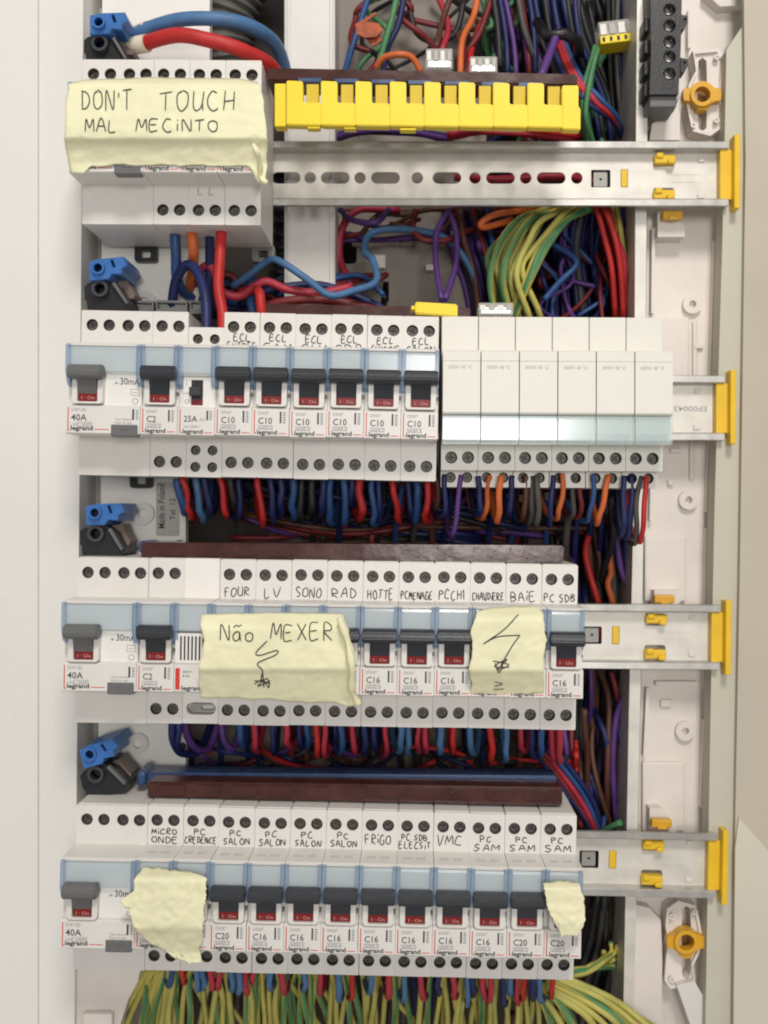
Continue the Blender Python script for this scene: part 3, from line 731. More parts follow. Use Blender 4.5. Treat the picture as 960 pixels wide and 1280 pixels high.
# ---------------------------------------------------------------- busbars and combs
def pxtooth(x0, x1, yt, yb, Yf, Yb): 
    b = bmesh.new(); pxbox(b, x0, x1, yt, yb, Yf, Yb, .5); return b
def busbar(label, pts, Yf, Yb, m, teeth=None, name='busbar', group=None):
    t = thing(name, label, 'busbar', W(pts[0][0], pts[0][1], Yf), group)
    bm = bmesh.new(); pxplate(bm, pts, [], Yf, Yb)
    bmesh.ops.recalc_face_normals(bm, faces=bm.faces)
    bmesh.ops.bevel(bm, geom=[e for e in bm.edges if len(e.link_faces) == 2 and e.calc_face_angle(0) > .6], offset=.0008, segments=2, affect='EDGES')
    wpart('casing', bm, m, t)
    return t
tb = busbar('long brown busbar above the yellow comb in the top row', [(334, 84), (722, 92), (722, 107), (334, 101)], 512, 530, 'brown_bar')
for i in range(7):
    x = 372+i*46; b = bmesh.new(); pxbox(b, x, x+30, 97+i*.9, 102.5+i*.9, 508, 511.9, .3); wpart('blue_insert', b, 'blue_bar', tb)
tb = busbar('brown busbar above the third row of breakers', [(176, 678), (705, 682), (705, 704), (176, 698)], 505, 530, 'brown_bar')
b = bmesh.new(); pxbox(b, 172, 186, 676, 692, 506, 529, 2); wpart('end_cap', b, 'blue_bar', tb)
for i in range(11):
    x = 196+i*46; b = bmesh.new(); pxbox(b, x, x+24, 695.5+i*.5, 699+i*.5, 506, 509, .2); wpart('tooth_cover', b, 'black_plastic', tb)
tb = busbar('brown busbar in front of the blue one above the bottom row', [(184, 977), (703, 984), (703, 1008), (184, 997)], 510, 524, 'brown_bar')
tb = busbar('blue busbar behind the brown one above the bottom row', [(176, 966), (696, 970), (696, 984), (176, 981)], 525, 540, 'blue_bar')
b = bmesh.new(); pxbox(b, 170, 182, 964, 984, 520, 540, 2); wpart('end_cap', b, 'blue_bar', tb)
for i in range(12):
    x = 195+i*42; b = bmesh.new(); pxplate(b, [(x-12, 969+i*.4), (x-8, 961+i*.4), (x+8, 961+i*.4), (x+12, 969+i*.4)], [[(x-6, 967+i*.4), (x-4, 964+i*.4), (x+4, 964+i*.4), (x+6, 967+i*.4)]], 536, 541); wpart('tooth_cover', b, 'grey_plastic', tb)
tb = busbar('short brown busbar behind the C10 breakers of the second row', [(322, 379), (588, 384), (588, 402), (322, 398)], 528, 540, 'brown_bar')
t = thing('insulating_cap', 'bright yellow insulating cap on the busbar end above the ECL SALON breaker', 'insulating cap', W(545, 386, 520))
b = bmesh.new(); pxplate(b, [(519, 377), (572, 380), (572, 396), (519, 392)], [], 505, 520)
bmesh.ops.recalc_face_normals(b, faces=b.faces); bmesh.ops.bevel(b, geom=list(b.edges), offset=.0006, segments=2, affect='EDGES'); wpart('cap', b, 'yellow_plastic', t)
b = bmesh.new(); pxbox(b, 514, 520, 382, 387, 508, 516, .3); wpart('peg', b, 'yellow_plastic', t)
for ob in [o for o in COL.objects if o.name.startswith('busbar') and o.parent is None and 'brown' in o['label'] and ('third row' in o['label'] or 'in front' in o['label'])]:
    third = 'third row' in ob['label']
    for i in range(11):
        x = 200+i*45.5; yy = (680+i*.35) if third else (980+i*.6); Yq = 505 if third else 510
        b = bmesh.new(); pxplate(b, [(x, yy+1), (x+30, yy+1.3), (x+30, yy+13), (x+26, yy+15), (x+4, yy+15), (x, yy+13)], [], Yq-1.0, Yq-.05)
        bmesh.ops.recalc_face_normals(b, faces=b.faces); bmesh.ops.bevel(b, geom=list(b.edges), offset=.0003, segments=2, affect='EDGES'); wpart('rib', b, 'brown_bar', ob)
# yellow comb cover
t = thing('comb_cover', 'long bright yellow toothed comb cover below the brown busbar', 'comb cover', W(530, 163, 505))
for i in range(9):
    x = 358+i*43.1; dy = i*.4
    b = bmesh.new()
    pxplate(b, [(x, 100+dy), (x+20.5, 101+dy), (x+20.5, 127.5+dy), (x+42.9, 128+dy), (x+42.9, 157+dy), (x, 156+dy)] if i < 8 else [(x, 103+dy), (x+20.5, 103+dy), (x+20.5, 131+dy), (x+23, 131+dy), (x+23, 159+dy), (x, 158+dy)], [], 500+(i % 2)*.3, 506)
    bmesh.ops.recalc_face_normals(b, faces=b.faces); bmesh.ops.bevel(b, geom=[e for e in b.edges if e.calc_face_angle(0) > .6], offset=.0005, segments=2, affect='EDGES')
    wpart('comb_segment', b, 'yellow_plastic', t)
    if i < 8:
        b = bmesh.new(); pxbox(b, x+25, x+40.5, 105+dy, 131+dy, 506.2, 510, .3); wpart('comb_insert', b, 'yellow_shaded', t) if 'yellow_shaded' in M else wpart('comb_insert', b, mat('yellow_shaded', (.64, .47, .012), .5).name, t)  # recessed panels: shade between the teeth put into a darker yellow
b = bmesh.new(); pxbox(b, 343, 357.5, 104, 158, 503, 510, .5); wpart('end_piece', b, 'yellow_plastic', t)
for q in ((384, 400, 158, 160.5), (430, 445, 159, 161), (500, 520, 160, 162.5)):
    b = bmesh.new(); pxbox(b, *q, 501, 506, .3); wpart('lower_lip', b, 'yellow_plastic', t)

# ---------------------------------------------------------------- connector blocks at the left
def clamp(x, y0, lab, tilt=0):
    t = thing('terminal_clamp', lab, 'terminal clamp', W(x+25, y0+60, 540), 'blue and black clamp pairs on the left rail')
    def rt(pts): 
        c, s = math.cos(R(tilt)), math.sin(R(tilt)); ox, oy = x+25, y0+30
        return [(ox+(a-ox)*c-(b-oy)*s, oy+(a-ox)*s+(b-oy)*c) for a, b in pts]
    b = bmesh.new()
    hc = rt([(x+17, y0+11)])[0]
    pxplate(b, rt([(x+6, y0+3), (x+20, y0), (x+50, y0-1), (x+54, y0+10), (x+47, y0+14), (x+46, y0+21), (x+34, y0+20), (x+30, y0+26), (x+6, y0+27)]), [pc(hc[0], hc[1], 6, 14), rt([(x+33, y0+3), (x+36, y0+2), (x+39, y0+11), (x+36, y0+12)])], 510, 538)
    bmesh.ops.recalc_face_normals(b, faces=b.faces); bmesh.ops.bevel(b, geom=[e for e in b.edges if e.calc_face_angle(0) > .9 and e.calc_face_angle(0) < 2.2 and abs(e.verts[0].co.y-e.verts[1].co.y) < 1e-6], offset=.0004, segments=1, affect='EDGES')
    bl = wpart('blue_block', b, 'blue_plastic', t)
    b = bmesh.new(); a = W(hc[0], hc[1], 510); 
    pxplate(b, pc(hc[0], hc[1], 8.0, 14), [pc(hc[0], hc[1], 5.6, 14)], 507.5, 510); w_ = wpart('screw_sleeve', b, 'blue_plastic', t)
    b = bmesh.new(); pxplate(b, pc(hc[0], hc[1], 5.7, 14), [], 519, 522); wpart('clamp_screw', b, 'hole_dark', t)
    b = bmesh.new()
    hb = rt([(x+18, y0+37)])[0]
    pxplate(b, rt([(x-1, y0+34), (x+4, y0+30), (x+32, y0+26), (x+44, y0+36), (x+56, y0+58), (x+50, y0+66), (x+2, y0+64), (x+1, y0+52), (x-1, y0+50)]), [pc(hb[0], hb[1], 7, 14)], 516, 542)
    wpart('black_block', b, 'black_plastic', t)
    b = bmesh.new(); pxplate(b, pc(hb[0], hb[1], 10.5, 16), [pc(hb[0], hb[1], 6.8, 16)], 512, 515.8); wpart('screw_sleeve', b, 'black_soft', t)
    b = bmesh.new(); pxplate(b, pc(hb[0], hb[1], 6.9, 14), [], 524, 527); wpart('clamp_screw', b, 'hole_dark', t)
    b = bmesh.new(); pxplate(b, rt([(x+36, y0+27), (x+52, y0+25), (x+56, y0+36), (x+62, y0+47), (x+60, y0+52), (x+48, y0+52)]), [], 524, 538); wpart('side_bracket', b, 'bracket_brown', t)
    b = bmesh.new(); pxplate(b, rt([(x+34, y0+32), (x+37, y0+30), (x+52, y0+56), (x+50, y0+58)]), [], 513, 515.9); wpart('edge_strip', b, 'grey_plastic', t)
mat('black_soft', (.04, .04, .045), .45, var=.2); mat('bracket_brown', (.16, .12, .10), .5)
clamp(106, 16, 'blue and black clamp pair above the DON\'T TOUCH tape')
clamp(106, 323, 'blue and black clamp pair above the second row switch', -3)
clamp(101, 630, 'blue and black clamp pair above the third row switch', 0)
clamp(99, 930, 'blue and black clamp pair, tilted, above the bottom row switch', -14)
# blue blocks at the very top
t = thing('neutral_block', 'blue two screw terminal block behind the thick blue cable at the top', 'terminal block', W(222, 70, 565))
b = bmesh.new(); pxplate(b, rrect(203, 241, -20, 72, 3), [pc(214, 12, 8), pc(214, 62, 7)], 552, 574); wpart('block', b, 'blue_plastic', t)
for yy in (12, 62):
    b = bmesh.new(); pxplate(b, pc(214, yy, 6.5), [[(209, yy-1), (219, yy-1), (219, yy+1), (209, yy+1)]], 560, 565); wpart('clamp_screw', b, 'screw_steel', t)
# black terminal strip on the right frame
t = thing('terminal_strip', 'black terminal strip with four steel screws on the right frame', 'terminal strip', W(832, 135, 560))
b = bmesh.new(); hs = [pc(837, yy, 8, 14) for yy in (12, 32, 52, 71, 92)]
pxplate(b, [(813, -30), (853, -30), (851, 60), (848, 118), (812, 118), (814, 60)], hs, 538, 560); wpart('block', b, 'black_plastic', t)
b = bmesh.new()
for k in range(4): pxbox(b, 805+k*-.3, 812, 22+k*27, 40+k*27, 545, 560, .8)
wpart('side_ribs', b, 'black_plastic', t)
b = bmesh.new(); pxbox(b, 812, 846, 119, 134, 541, 560, .8); wpart('end_foot', b, 'grey_plastic', t)
for yy in (26, 80):
    b = bmesh.new(); pxplate(b, [(851, yy-8), (860, yy-6), (860, yy+2), (856, yy+10), (851, yy+10)], [pc(856, yy-2, 1.8, 8)], 552, 560); wpart('mounting_ear', b, 'black_plastic', t)
for yy in (12, 32, 52, 71, 92):
    b = bmesh.new(); pxplate(b, pc(837, yy, 6.6, 14), [[(832.5, yy-3), (834, yy-4), (841.5, yy+3), (840, yy+4)]], 543, 547); wpart('clamp_screw', b, 'bright_steel', t) if 'bright_steel' in M else wpart('clamp_screw', b, mat('bright_steel', (.62, .62, .60), .25, metal=.9, var=.2, vscale=300).name, t)
# clear push-in connectors
def clear_conn(x0, x1, y0, y1, lab, Y=530, tilt=0, yellow=False):
    t = thing('push_in_connector', lab, 'wire connector', W((x0+x1)/2, y1, Y), 'clear push in wire connectors')
    b = bmesh.new(); pxbox(b, x0, x1, y0, y1, Y-4, Y+8, .8); wpart('shell', b, 'clear_block', t)
    n = 4
    for i in range(n):
        w_ = (x1-x0)/n; b = bmesh.new(); pxbox(b, x0+i*w_+1.5, x0+(i+1)*w_-1.5, y0+3, y0+(y1-y0)*.6, Y-5, Y-4.05, .3); wpart('port', b, 'sticker' if i % 2 else 'white_label', t)
    if yellow:
        b = bmesh.new(); pxbox(b, x0, x1, y1-10, y1, Y-6.5, Y+8, .5)
        wpart('base', b, 'yellow_plastic', t)
        for i in range(5):
            w_ = (x1-x0)/5; b = bmesh.new(); pxbox(b, x0+i*w_+3, x0+(i+1)*w_-3, y1-8, y1-3, Y-6.9, Y-6.4, 0); wpart('port', b, 'hole_dark', t)
    else:
        b = bmesh.new(); pxbox(b, x0+3, x1-3, y1-10, y1-2, Y-4.6, Y-4.05, .2); wpart('contact', b, 'bright_steel', t)
    t.rotation_euler = (0, R(tilt), 0)
clear_conn(532, 566, 60, 86, 'clear connector with four ports standing on the brown busbar', 528)
clear_conn(587, 622, 70, 91, 'duller clear connector right of the bright one, behind the busbar', 533)
clear_conn(750, 796, 24, 52, 'clear connector with yellow base hanging at top right beside the channel', 580, -7, True)
clear_conn(598, 642, 378, 394, 'small clear connector above the plain modules of the second row', 535)
# conduit behind the thick cables
t = thing('corrugated_conduit', 'dark grey corrugated conduit behind the thick red and blue cables', 'conduit', W(305, 90, 605))
b = bmesh.new(); n = 90; pts = [W(318-38*math.sin(i/n*2.2), -60+i*160/n, 608+i*.12) for i in range(n+1)]
tube(b, pts, lambda s: (17+1.6*math.sin(s*n*.9))*.001, 20); wpart('conduit', b, 'conduit', t, True)
t2 = thing('corrugated_conduit', 'dark corrugated conduit left of the white post below the top row', 'conduit', W(348, 400, 610))
b = bmesh.new(); pts = [W(352+3*math.sin(i/20), 200+i*200/n, 612) for i in range(n+1)]
tube(b, pts, lambda s: (6.5+1.2*math.sin(s*n*.9))*.001, 16); wpart('conduit', b, 'black_plastic', t2, True)
# sticker
t = thing('rating_sticker', 'grey sticker with sideways print on the white plate above the third row', 'sticker', W(209, 670, 577))
b = bmesh.new(); pxplate(b, rrect(195, 224, 603, 670, 3), [], 548.3, 548.8); wpart('paper', b, 'sticker', t)
b = bmesh.new(); a = W(206, 661, 548.2)
text(b, 'Made in Poland', a.x, a.z, .5481, .0052, rot=90, width=.024); a = W(219, 650, 548.2); text(b, 'Tel. 12', a.x, a.z, .5481, .0042, rot=90)
wpart('printed_text', b, 'black_print', t)

# ---------------------------------------------------------------- wires
def wire(pts, r, colour, label, group, name='wire', stripe=None, n=8, k=5, jitter=0):
    P = smooth_line([W(*p) for p in pts], k)
    if jitter:
        ph = rnd.uniform(0, 9)
        for i, p in enumerate(P):
            nv = noise.noise_vector(Vector((i*.17+ph, ph*3, 1.7)))
            P[i] = p+nv*jitter*.001
    o_loc = P[-1].copy()
    bm = bmesh.new(); tube(bm, [p-o_loc for p in P], r*.001, n, twist=.10 if stripe else 0, stripe=bool(stripe))
    me = bpy.data.meshes.new(name); 
    bmesh.ops.recalc_face_normals(bm, faces=bm.faces); bm.to_mesh(me); bm.free()
    me.materials.append(M[colour]); 
    if stripe: me.materials.append(M[stripe])
    o = obj(name, me, None, o_loc); return tag(o, label, 'wire', group)
CN = dict(wire_red='red', wire_crimson='crimson red', wire_blue='blue', wire_light_blue='light blue', wire_navy='dark navy', wire_black='black', wire_grey='dark grey', wire_brown='brown',
          wire_purple='purple', wire_orange='orange', wire_yellow='yellow', wire_green='green', wire_tan='tan', wire_darkred='dark red', wire_lime='yellow green')
# thick supply cables
wire([(150, 52, 535), (168, 45, 532), (182, 37, 528), (230, 24, 520), (290, 26, 522), (330, 42, 535), (350, 66, 555), (360, 110, 575), (362, 150, 590)], 3.5, 'wire_light_blue', 'thick light blue supply cable arching from the top left clamp', None, 'supply_cable', n=14)
wire([(160, 62, 530), (175, 56, 526), (220, 44, 517), (260, 50, 516), (300, 62, 520), (340, 84, 535), (356, 120, 560), (362, 160, 590)], 3.7, 'wire_red', 'thick red supply cable arching above the DON\'T TOUCH tape', None, 'supply_cable', n=14)
t = thing('cable_sleeve', 'cream sleeves on the ends of the two thick cables at top left', 'cable sleeve', W(170, 50, 530))
b = bmesh.new(); tube(b, [W(158, 60, 530), W(168, 57, 527), W(184, 54, 524)], .0045, 12); wpart('sleeve', b, 'wire_tan', t)
b = bmesh.new(); tube(b, [W(158, 46, 536), W(170, 42, 533), W(185, 36, 528)], .0040, 12); wpart('sleeve', b, 'wire_tan', t)

# wires between the top row and the second row
G12 = 'wires between the top row and the second row'
L12 = [
 ([(218, 280, 520), (220, 320, 522), (222, 350, 530), (240, 372, 550), (300, 380, 570)], 2.6, 'wire_blue', 'blue wire leaving the top row leftmost, curving right behind the others'),
 ([(238, 285, 518), (242, 312, 518), (240, 340, 535), (238, 372, 555), (262, 390, 570)], 2.6, 'wire_orange', 'orange red wire dropping from the second top row breaker'),
 ([(214, 388, 540), (220, 350, 528), (234, 331, 520), (248, 342, 515), (257, 375, 508), (258, 420, 504)], 2.6, 'wire_navy', 'dark blue wire arching into the left screw of the 25A contactor'),
 ([(262, 285, 522), (262, 340, 534), (264, 380, 545), (300, 395, 560)], 2.3, 'wire_navy', 'dark blue wire straight down beside the red one under the tape'),
 ([(277, 285, 515), (275, 320, 512), (273, 360, 510), (278, 390, 508), (279, 420, 504)], 2.7, 'wire_red', 'red wire running straight from the top row into the 25A contactor'),
 ([(240, 372, 560), (250, 340, 540), (262, 332, 532), (270, 345, 535), (278, 364, 538), (300, 370, 540), (330, 352, 545), (360, 362, 548), (400, 366, 550), (440, 358, 552)], 2.3, 'wire_crimson', 'crimson wire weaving right in front of the white post'),
 ([(290, 358, 555), (310, 345, 550), (335, 326, 545), (352, 328, 540), (385, 350, 538), (412, 369, 535), (440, 364, 540), (470, 352, 548), (466, 325, 560), (456, 315, 570), (460, 295, 580), (480, 287, 585), (520, 288, 590), (560, 300, 595), (590, 340, 600), (600, 400, 605)], 2.0, 'wire_light_blue', 'light blue wire waving across the white post then looping up right'),
 ([(300, 382, 560), (330, 365, 556), (360, 358, 556), (400, 356, 560), (440, 368, 562), (480, 386, 560)], 2.2, 'wire_navy', 'dark blue wire behind the crimson one, across the white post'),
 ([(310, 392, 552), (350, 378, 548), (390, 374, 548), (430, 378, 550), (470, 388, 552)], 2.6, 'wire_darkred', 'dark red wire lying flat just above the brown busbar'),
 ([(328, 400, 530), (326, 380, 528), (324, 366, 530), (318, 362, 545), (300, 366, 560)], 2.6, 'wire_red', 'short bright red wire end bending over the second row busbar'),
 ([(318, 400, 545), (312, 370, 548), (314, 355, 556)], 2.4, 'wire_blue', 'short blue wire left of the bright red end above the busbar'),
 ([(246, 375, 570), (250, 350, 572), (290, 345, 575), (300, 380, 580)], 2.4, 'wire_darkred', 'dark red loop deep behind the contactor wires'),
 ([(425, 262, 590), (440, 275, 585), (470, 278, 580), (486, 262, 590)], 1.7, 'wire_purple', 'purple wire sagging just below the top rail, beside the white post'),
 ([(500, 262, 600), (450, 262, 596), (428, 285, 594), (424, 320, 596), (436, 350, 590), (444, 366, 585)], 2.2, 'wire_crimson', 'crimson wire curving down the left edge of the back plate'),
 ([(520, 262, 590), (516, 285, 590), (530, 300, 588), (560, 300, 590), (580, 290, 595), (600, 285, 600)], 1.9, 'wire_darkred', 'dark red loop hanging under the middle of the top rail'),
 ([(562, 262, 580), (546, 290, 575), (545, 330, 570), (552, 375, 550)], 1.7, 'wire_purple', 'left strand of the purple loop above the yellow cap'),
 ([(560, 262, 580), (570, 290, 578), (570, 330, 574), (556, 375, 550)], 1.7, 'wire_purple', 'right strand of the purple loop above the yellow cap'),
 ([(700, 255, 580), (660, 262, 575), (620, 268, 570), (602, 278, 570), (606, 284, 572), (640, 275, 580)], 1.9, 'wire_orange', 'orange wire end bent back just below the top rail'),
 ([(575, 262, 590), (580, 300, 595), (592, 340, 600), (600, 400, 600)], 1.8, 'wire_brown', 'brown wire down the right edge of the back plate'),
 ([(690, 305, 585), (715, 320, 580), (720, 332, 578), (700, 352, 575), (680, 375, 570)], 1.8, 'wire_blue', 'blue wire bent like a hook across the purple bundle'),
]
for p, r, c, l in L12: wire(p, r, c, l, G12)

BACK = {}
def bundle(n, path, spread, rr, cols, where, group, name='wire', stripe=None, Yj=14, k=4, jit=2.0, stuff=False):
    for i in range(n):
        ox, oy = rnd.gauss(0, 1), rnd.gauss(0, 1)
        oy2 = rnd.uniform(-Yj, Yj)
        pts = []
        for j, q in enumerate(path):
            px, py, Yq = q[:3]; s = q[3] if len(q) > 3 else 1
            pts.append((px+ox*spread*s+rnd.uniform(-2, 2)*s, py+oy*spread*.25*s, Yq+oy2))
        c = rnd.choice(cols or ['wire_green'])
        if stripe: c = rnd.choice(['wire_green', 'wire_lime', 'wire_lime']); st = 'wire_yellow'
        else: st = None
        desc = ('yellow and green striped' if stripe else CN[c])
        if stuff:
            P = smooth_line([W(*p) for p in pts], k); ph = rnd.uniform(0, 9)
            P = [p+noise.noise_vector(Vector((q*.17+ph, ph*3, 1.7)))*jit*.001 for q, p in enumerate(P)]
            if c not in BACK: BACK[c] = bmesh.new()
            tube(BACK[c], P, rr*rnd.uniform(.85, 1.12)*.001, 6); continue
        wire(pts, rr*rnd.uniform(.85, 1.12), c, '%s wire %s' % (desc, where), desc+' wires '+where, name, st, k=k, jitter=jit, n=6 if not stripe else 8)
# right hand bundles
bundle(16, [(705, 255, 585, .6), (668, 272, 572, .9), (640, 310, 568, 1), (632, 350, 568, .8), (640, 400, 575, 1)], 15, 1.6, [], 'sweeping down in the sheaf above the plain modules', 'g', 'earth_wire', True, jit=4)
bundle(5, [(745, 255, 575, .5), (706, 270, 566, .8), (672, 310, 560, 1), (655, 350, 560, .8), (636, 400, 570, .8)], 8, 1.6, [], 'crossing in front of the sheaf above the plain modules', 'g', 'earth_wire', True, Yj=5)
bundle(3, [(768, 255, 590, 1), (776, 300, 585, 1), (778, 350, 585, 1), (772, 400, 590, 1)], 4, 1.7, [], 'at the right of the purple bundle near the channel', 'g', 'earth_wire', True)
bundle(22, [(745, 255, 590, 1), (735, 300, 600, 1), (735, 340, 610, 1), (745, 400, 615, 1.2)], 25, 1.8, ['wire_purple', 'wire_navy', 'wire_purple', 'wire_navy', 'wire_grey'], 'in the bundle behind the second row, beside the channel', 'g')
bundle(6, [(750, 255, 575, 1), (764, 290, 575, 1), (772, 330, 580, 1), (776, 400, 590, 1)], 5, 2.0, ['wire_darkred', 'wire_red', 'wire_crimson'], 'bowed along the right of the purple bundle', 'g')
bundle(20, [(590, 255, 600, 1), (600, 300, 610, 1), (615, 350, 615, 1), (625, 405, 618, 1)], 13, 1.8, ['wire_navy', 'wire_navy', 'wire_blue', 'wire_darkred', 'wire_purple'], 'hanging behind the right edge of the back plate', 'g')
bundle(10, [(640, 255, 630, 1), (650, 300, 640, 1), (690, 350, 640, 1), (700, 405, 640, 1)], 40, 1.9, ['wire_black', 'wire_navy', 'wire_grey'], 'deep in the cavity below the top rail', 'g', stuff=True)
# upper region
TOPC = [([(466, -20, 590), (440, 60, 590), (430, 95, 580)], 'wire_blue'), ([(500, -20, 575), (488, 30, 575), (476, 70, 570), (470, 95, 565)], 'wire_green'), ([(508, -20, 580), (498, 30, 580), (484, 60, 580), (478, 95, 570)], 'wire_navy'),
        ([(490, -20, 590), (500, 20, 590), (530, 45, 588), (545, 62, 570)], 'wire_darkred'), ([(600, -20, 580), (592, 20, 575), (578, 50, 565), (575, 95, 560)], 'wire_orange'),
        ([(620, -20, 590), (600, 40, 585), (580, 70, 580), (578, 95, 560)], 'wire_darkred'), ([(640, -20, 600), (610, 15, 590), (590, 60, 585), (588, 90, 560)], 'wire_red'),
        ([(470, 85, 560), (480, 72, 556), (500, 68, 554), (515, 72, 556), (526, 90, 560)], 'wire_orange'), ([(540, -20, 600), (560, 30, 590), (552, 64, 575)], 'wire_crimson'),
        ([(510, 0, 600), (520, 40, 598), (545, 52, 595), (570, 40, 598), (580, 0, 600)], 'wire_black'), ([(570, -20, 590), (555, 20, 590), (545, 60, 570)], 'wire_brown'),
        ([(697, 40, 560), (688, 65, 555), (676, 96, 545)], 'wire_purple')]
for p, c in TOPC:
    wire(p, 1.8 if c != 'wire_purple' else 2.3, c, '%s wire coming down behind the busbar at the top middle' % CN[c] if c != 'wire_purple' else 'purple wire end leaning on the right end of the brown busbar', 'wires at the top middle')
bundle(24, [(690, -20, 600, 1), (700, 40, 600, 1), (730, 120, 610, 1), (740, 180, 615, 1)], 20, 1.9, ['wire_navy', 'wire_black', 'wire_black', 'wire_navy', 'wire_grey'], 'in the dark bundle right of the yellow comb', 'g')  # extra black and navy wires darken this area in place of shading
bundle(14, [(640, -20, 600, 1), (650, 40, 600, 1), (655, 90, 600, 1)], 22, 1.8, ['wire_navy', 'wire_black', 'wire_purple', 'wire_darkred', 'wire_navy', 'wire_green'], 'crowded above the right end of the busbar', 'g')
bundle(12, [(770, -20, 600, 1), (772, 60, 600, 1), (776, 130, 605, 1), (778, 185, 610, 1)], 9, 1.7, ['wire_black', 'wire_black', 'wire_grey', 'wire_navy'], 'running straight down beside the upper channel', 'g')
for off, c in ((0, 'wire_red'), (10, 'wire_blue'), (-9, 'wire_navy'), (4, 'wire_crimson')):
    wire([(695+off, 50, 585), (715+off, 95, 575), (740+off, 125, 572), (768+off*.4, 150, 580), (780, 176, 600)], 1.7, c, '%s wire slanting down right past the end of the yellow comb' % CN[c], 'wires slanting past the comb end', jitter=1.5)
bundle(4, [(745, 60, 575, 1), (735, 110, 572, 1), (732, 150, 575, 1), (740, 185, 590, 1)], 6, 1.6, ['wire_green'], 'among the dark ones right of the yellow comb', 'g')
bundle(7, [(560, 170, 580, .3), (600, 164, 575, 1), (660, 166, 575, 1), (720, 172, 590, 1)], 3, 1.7, ['wire_crimson', 'wire_red'], 'lying flat between comb and top rail', 'g', Yj=5, jit=1.5)
bundle(7, [(420, 172, 590, .3), (450, 164, 580, 1), (510, 166, 580, 1), (560, 174, 590, 1)], 4, 1.7, ['wire_purple', 'wire_navy'], 'lying between comb and top rail beside the post', 'g', Yj=5, jit=2)
bundle(6, [(620, 262, 590, 1), (670, 258, 585, 1), (740, 262, 590, 1)], 4, 1.9, ['wire_darkred', 'wire_red'], 'lying flat just under the top rail', 'g', Yj=4)
bundle(5, [(575, 222, 585, 1), (620, 226, 580, 1), (700, 220, 580, 1), (740, 228, 590, 1)], 5, 2.0, ['wire_red', 'wire_crimson'], 'seen through the holes of the top rail', 'g', Yj=4)
# black cable tie lump and orange tape
t = thing('cable_grommet', 'black rubber grommet ring around the wires at top right of the comb', 'grommet', W(700, 60, 590))
b = bmesh.new(); tube(b, [W(672, 28, 570), W(684, 46, 560), (W(705, 42, 558)), W(722, 52, 562), W(724, 66, 575)], .0032, 10); wpart('ring', b, 'black_plastic', t)
mat('flag_orange', (.36, .075, .02), .6, var=.4, vscale=200)
t = thing('cable_tag', 'crumpled orange tape flag on the wires at the top', 'tape flag', W(460, 45, 565))
b = bmesh.new(); pxplate(b, [(444, 30), (469, 15), (471, 17), (458, 27), (474, 29), (478, 38), (470, 46), (456, 47), (446, 42)], [], 560, 561.5); wpart('flag', b, 'flag_orange', t)
b = bmesh.new(); pxplate(b, [(452, 40), (470, 34), (478, 50), (466, 58)], [], 563, 564.5); wpart('flag', b, 'flag_orange', t)

# hanging loops, rows 2->3
mods2 = [(176, 'the C2 breaker'), (226, 'the 25A contactor'), (272, 'ECL ENTREE'), (318, 'ECL SAM'), (364, 'ECL CH1'), (410, 'ECL SDB'), (456, 'ECL CUISINE'), (502, 'ECL SALON'), (552, 'the first plain module'), (600, 'the second plain module'), (648, 'the third plain module'), (696, 'the fourth plain module'), (744, 'the fifth plain module'), (792, 'the sixth plain module')]
mods3 = [(190, 'the third row C2 breaker'), (232, 'the doorbell module')]+[(277+45*i, s[0].upper()) for i, s in enumerate(r3)]
mods4 = [(184+45*i, ('MICRO ONDE', 'PC CREDENCE', 'the first SALON', 'the second SALON', 'the third SALON', 'the fourth SALON', 'FRIGO', 'bottom row SDB', 'VMC', 'the first SAM', 'the second SAM', 'the third SAM')[i]) for i in range(12)]
def under(mods, x):
    s = mods[0][1]
    for a, b_ in mods:
        if x >= a: s = b_
    return s
used = {}
def drop(x0, x1, yt, yb, c, mods, Yt=520, r=2.0, lean=None, word='wire hanging'):
    lean = rnd.uniform(-9, 9) if lean is None else lean*.5
    if rnd.random() < .12: lean *= 3
    r *= rnd.uniform(.68, .92); yb += rnd.uniform(-10, 3)
    l = '%s %s under %s' % (CN[c], word, under(mods, x0))
    grp = l
    Yt += rnd.uniform(-4, 4)
    wire([(x0, yt, Yt), ((x0*2+x1)/3+rnd.uniform(-1.5, 1.5), yt+(yb-yt)*.3, Yt), ((x0+2*x1)/3+rnd.uniform(-1.5, 1.5), yt+(yb-yt)*.72, Yt+2), (x1+lean*.06, yb-4, Yt+6), (x1+lean*.3, yb, Yt+14), (x1+lean*.75, yb-5, Yt+26), (x1+lean*1.3, yb-30, Yt+44), (x1+lean*1.5, yb-70, Yt+60)], r, c, l, grp, jitter=.8 if yt > 880 else 1.4, k=4)
D2 = [(228, 236, 655, 'red'), (245, 252, 656, 'light_blue'), (222, 232, 640, 'blue'), (256, 262, 650, 'navy'), (276, 282, 654, 'red'), (288, 292, 640, 'black'), (300, 302, 650, 'navy'), (322, 330, 668, 'red'), (338, 342, 655, 'navy'), (352, 352, 648, 'navy'), (366, 366, 652, 'blue'), (378, 376, 650, 'black'),
      (392, 388, 648, 'black'), (404, 402, 652, 'navy'), (414, 412, 654, 'blue'), (430, 430, 652, 'blue'), (440, 438, 640, 'navy'), (452, 452, 652, 'red'), (466, 466, 656, 'blue'), (474, 474, 658, 'navy'), (490, 496, 656, 'red'), (510, 514, 645, 'navy'), (520, 520, 650, 'blue'), (536, 531, 656, 'red'), (548, 546, 640, 'brown')]
for x0, x1, yb, c in D2: drop(x0, x1, 597, yb, 'wire_'+c, mods2, r=2.2)
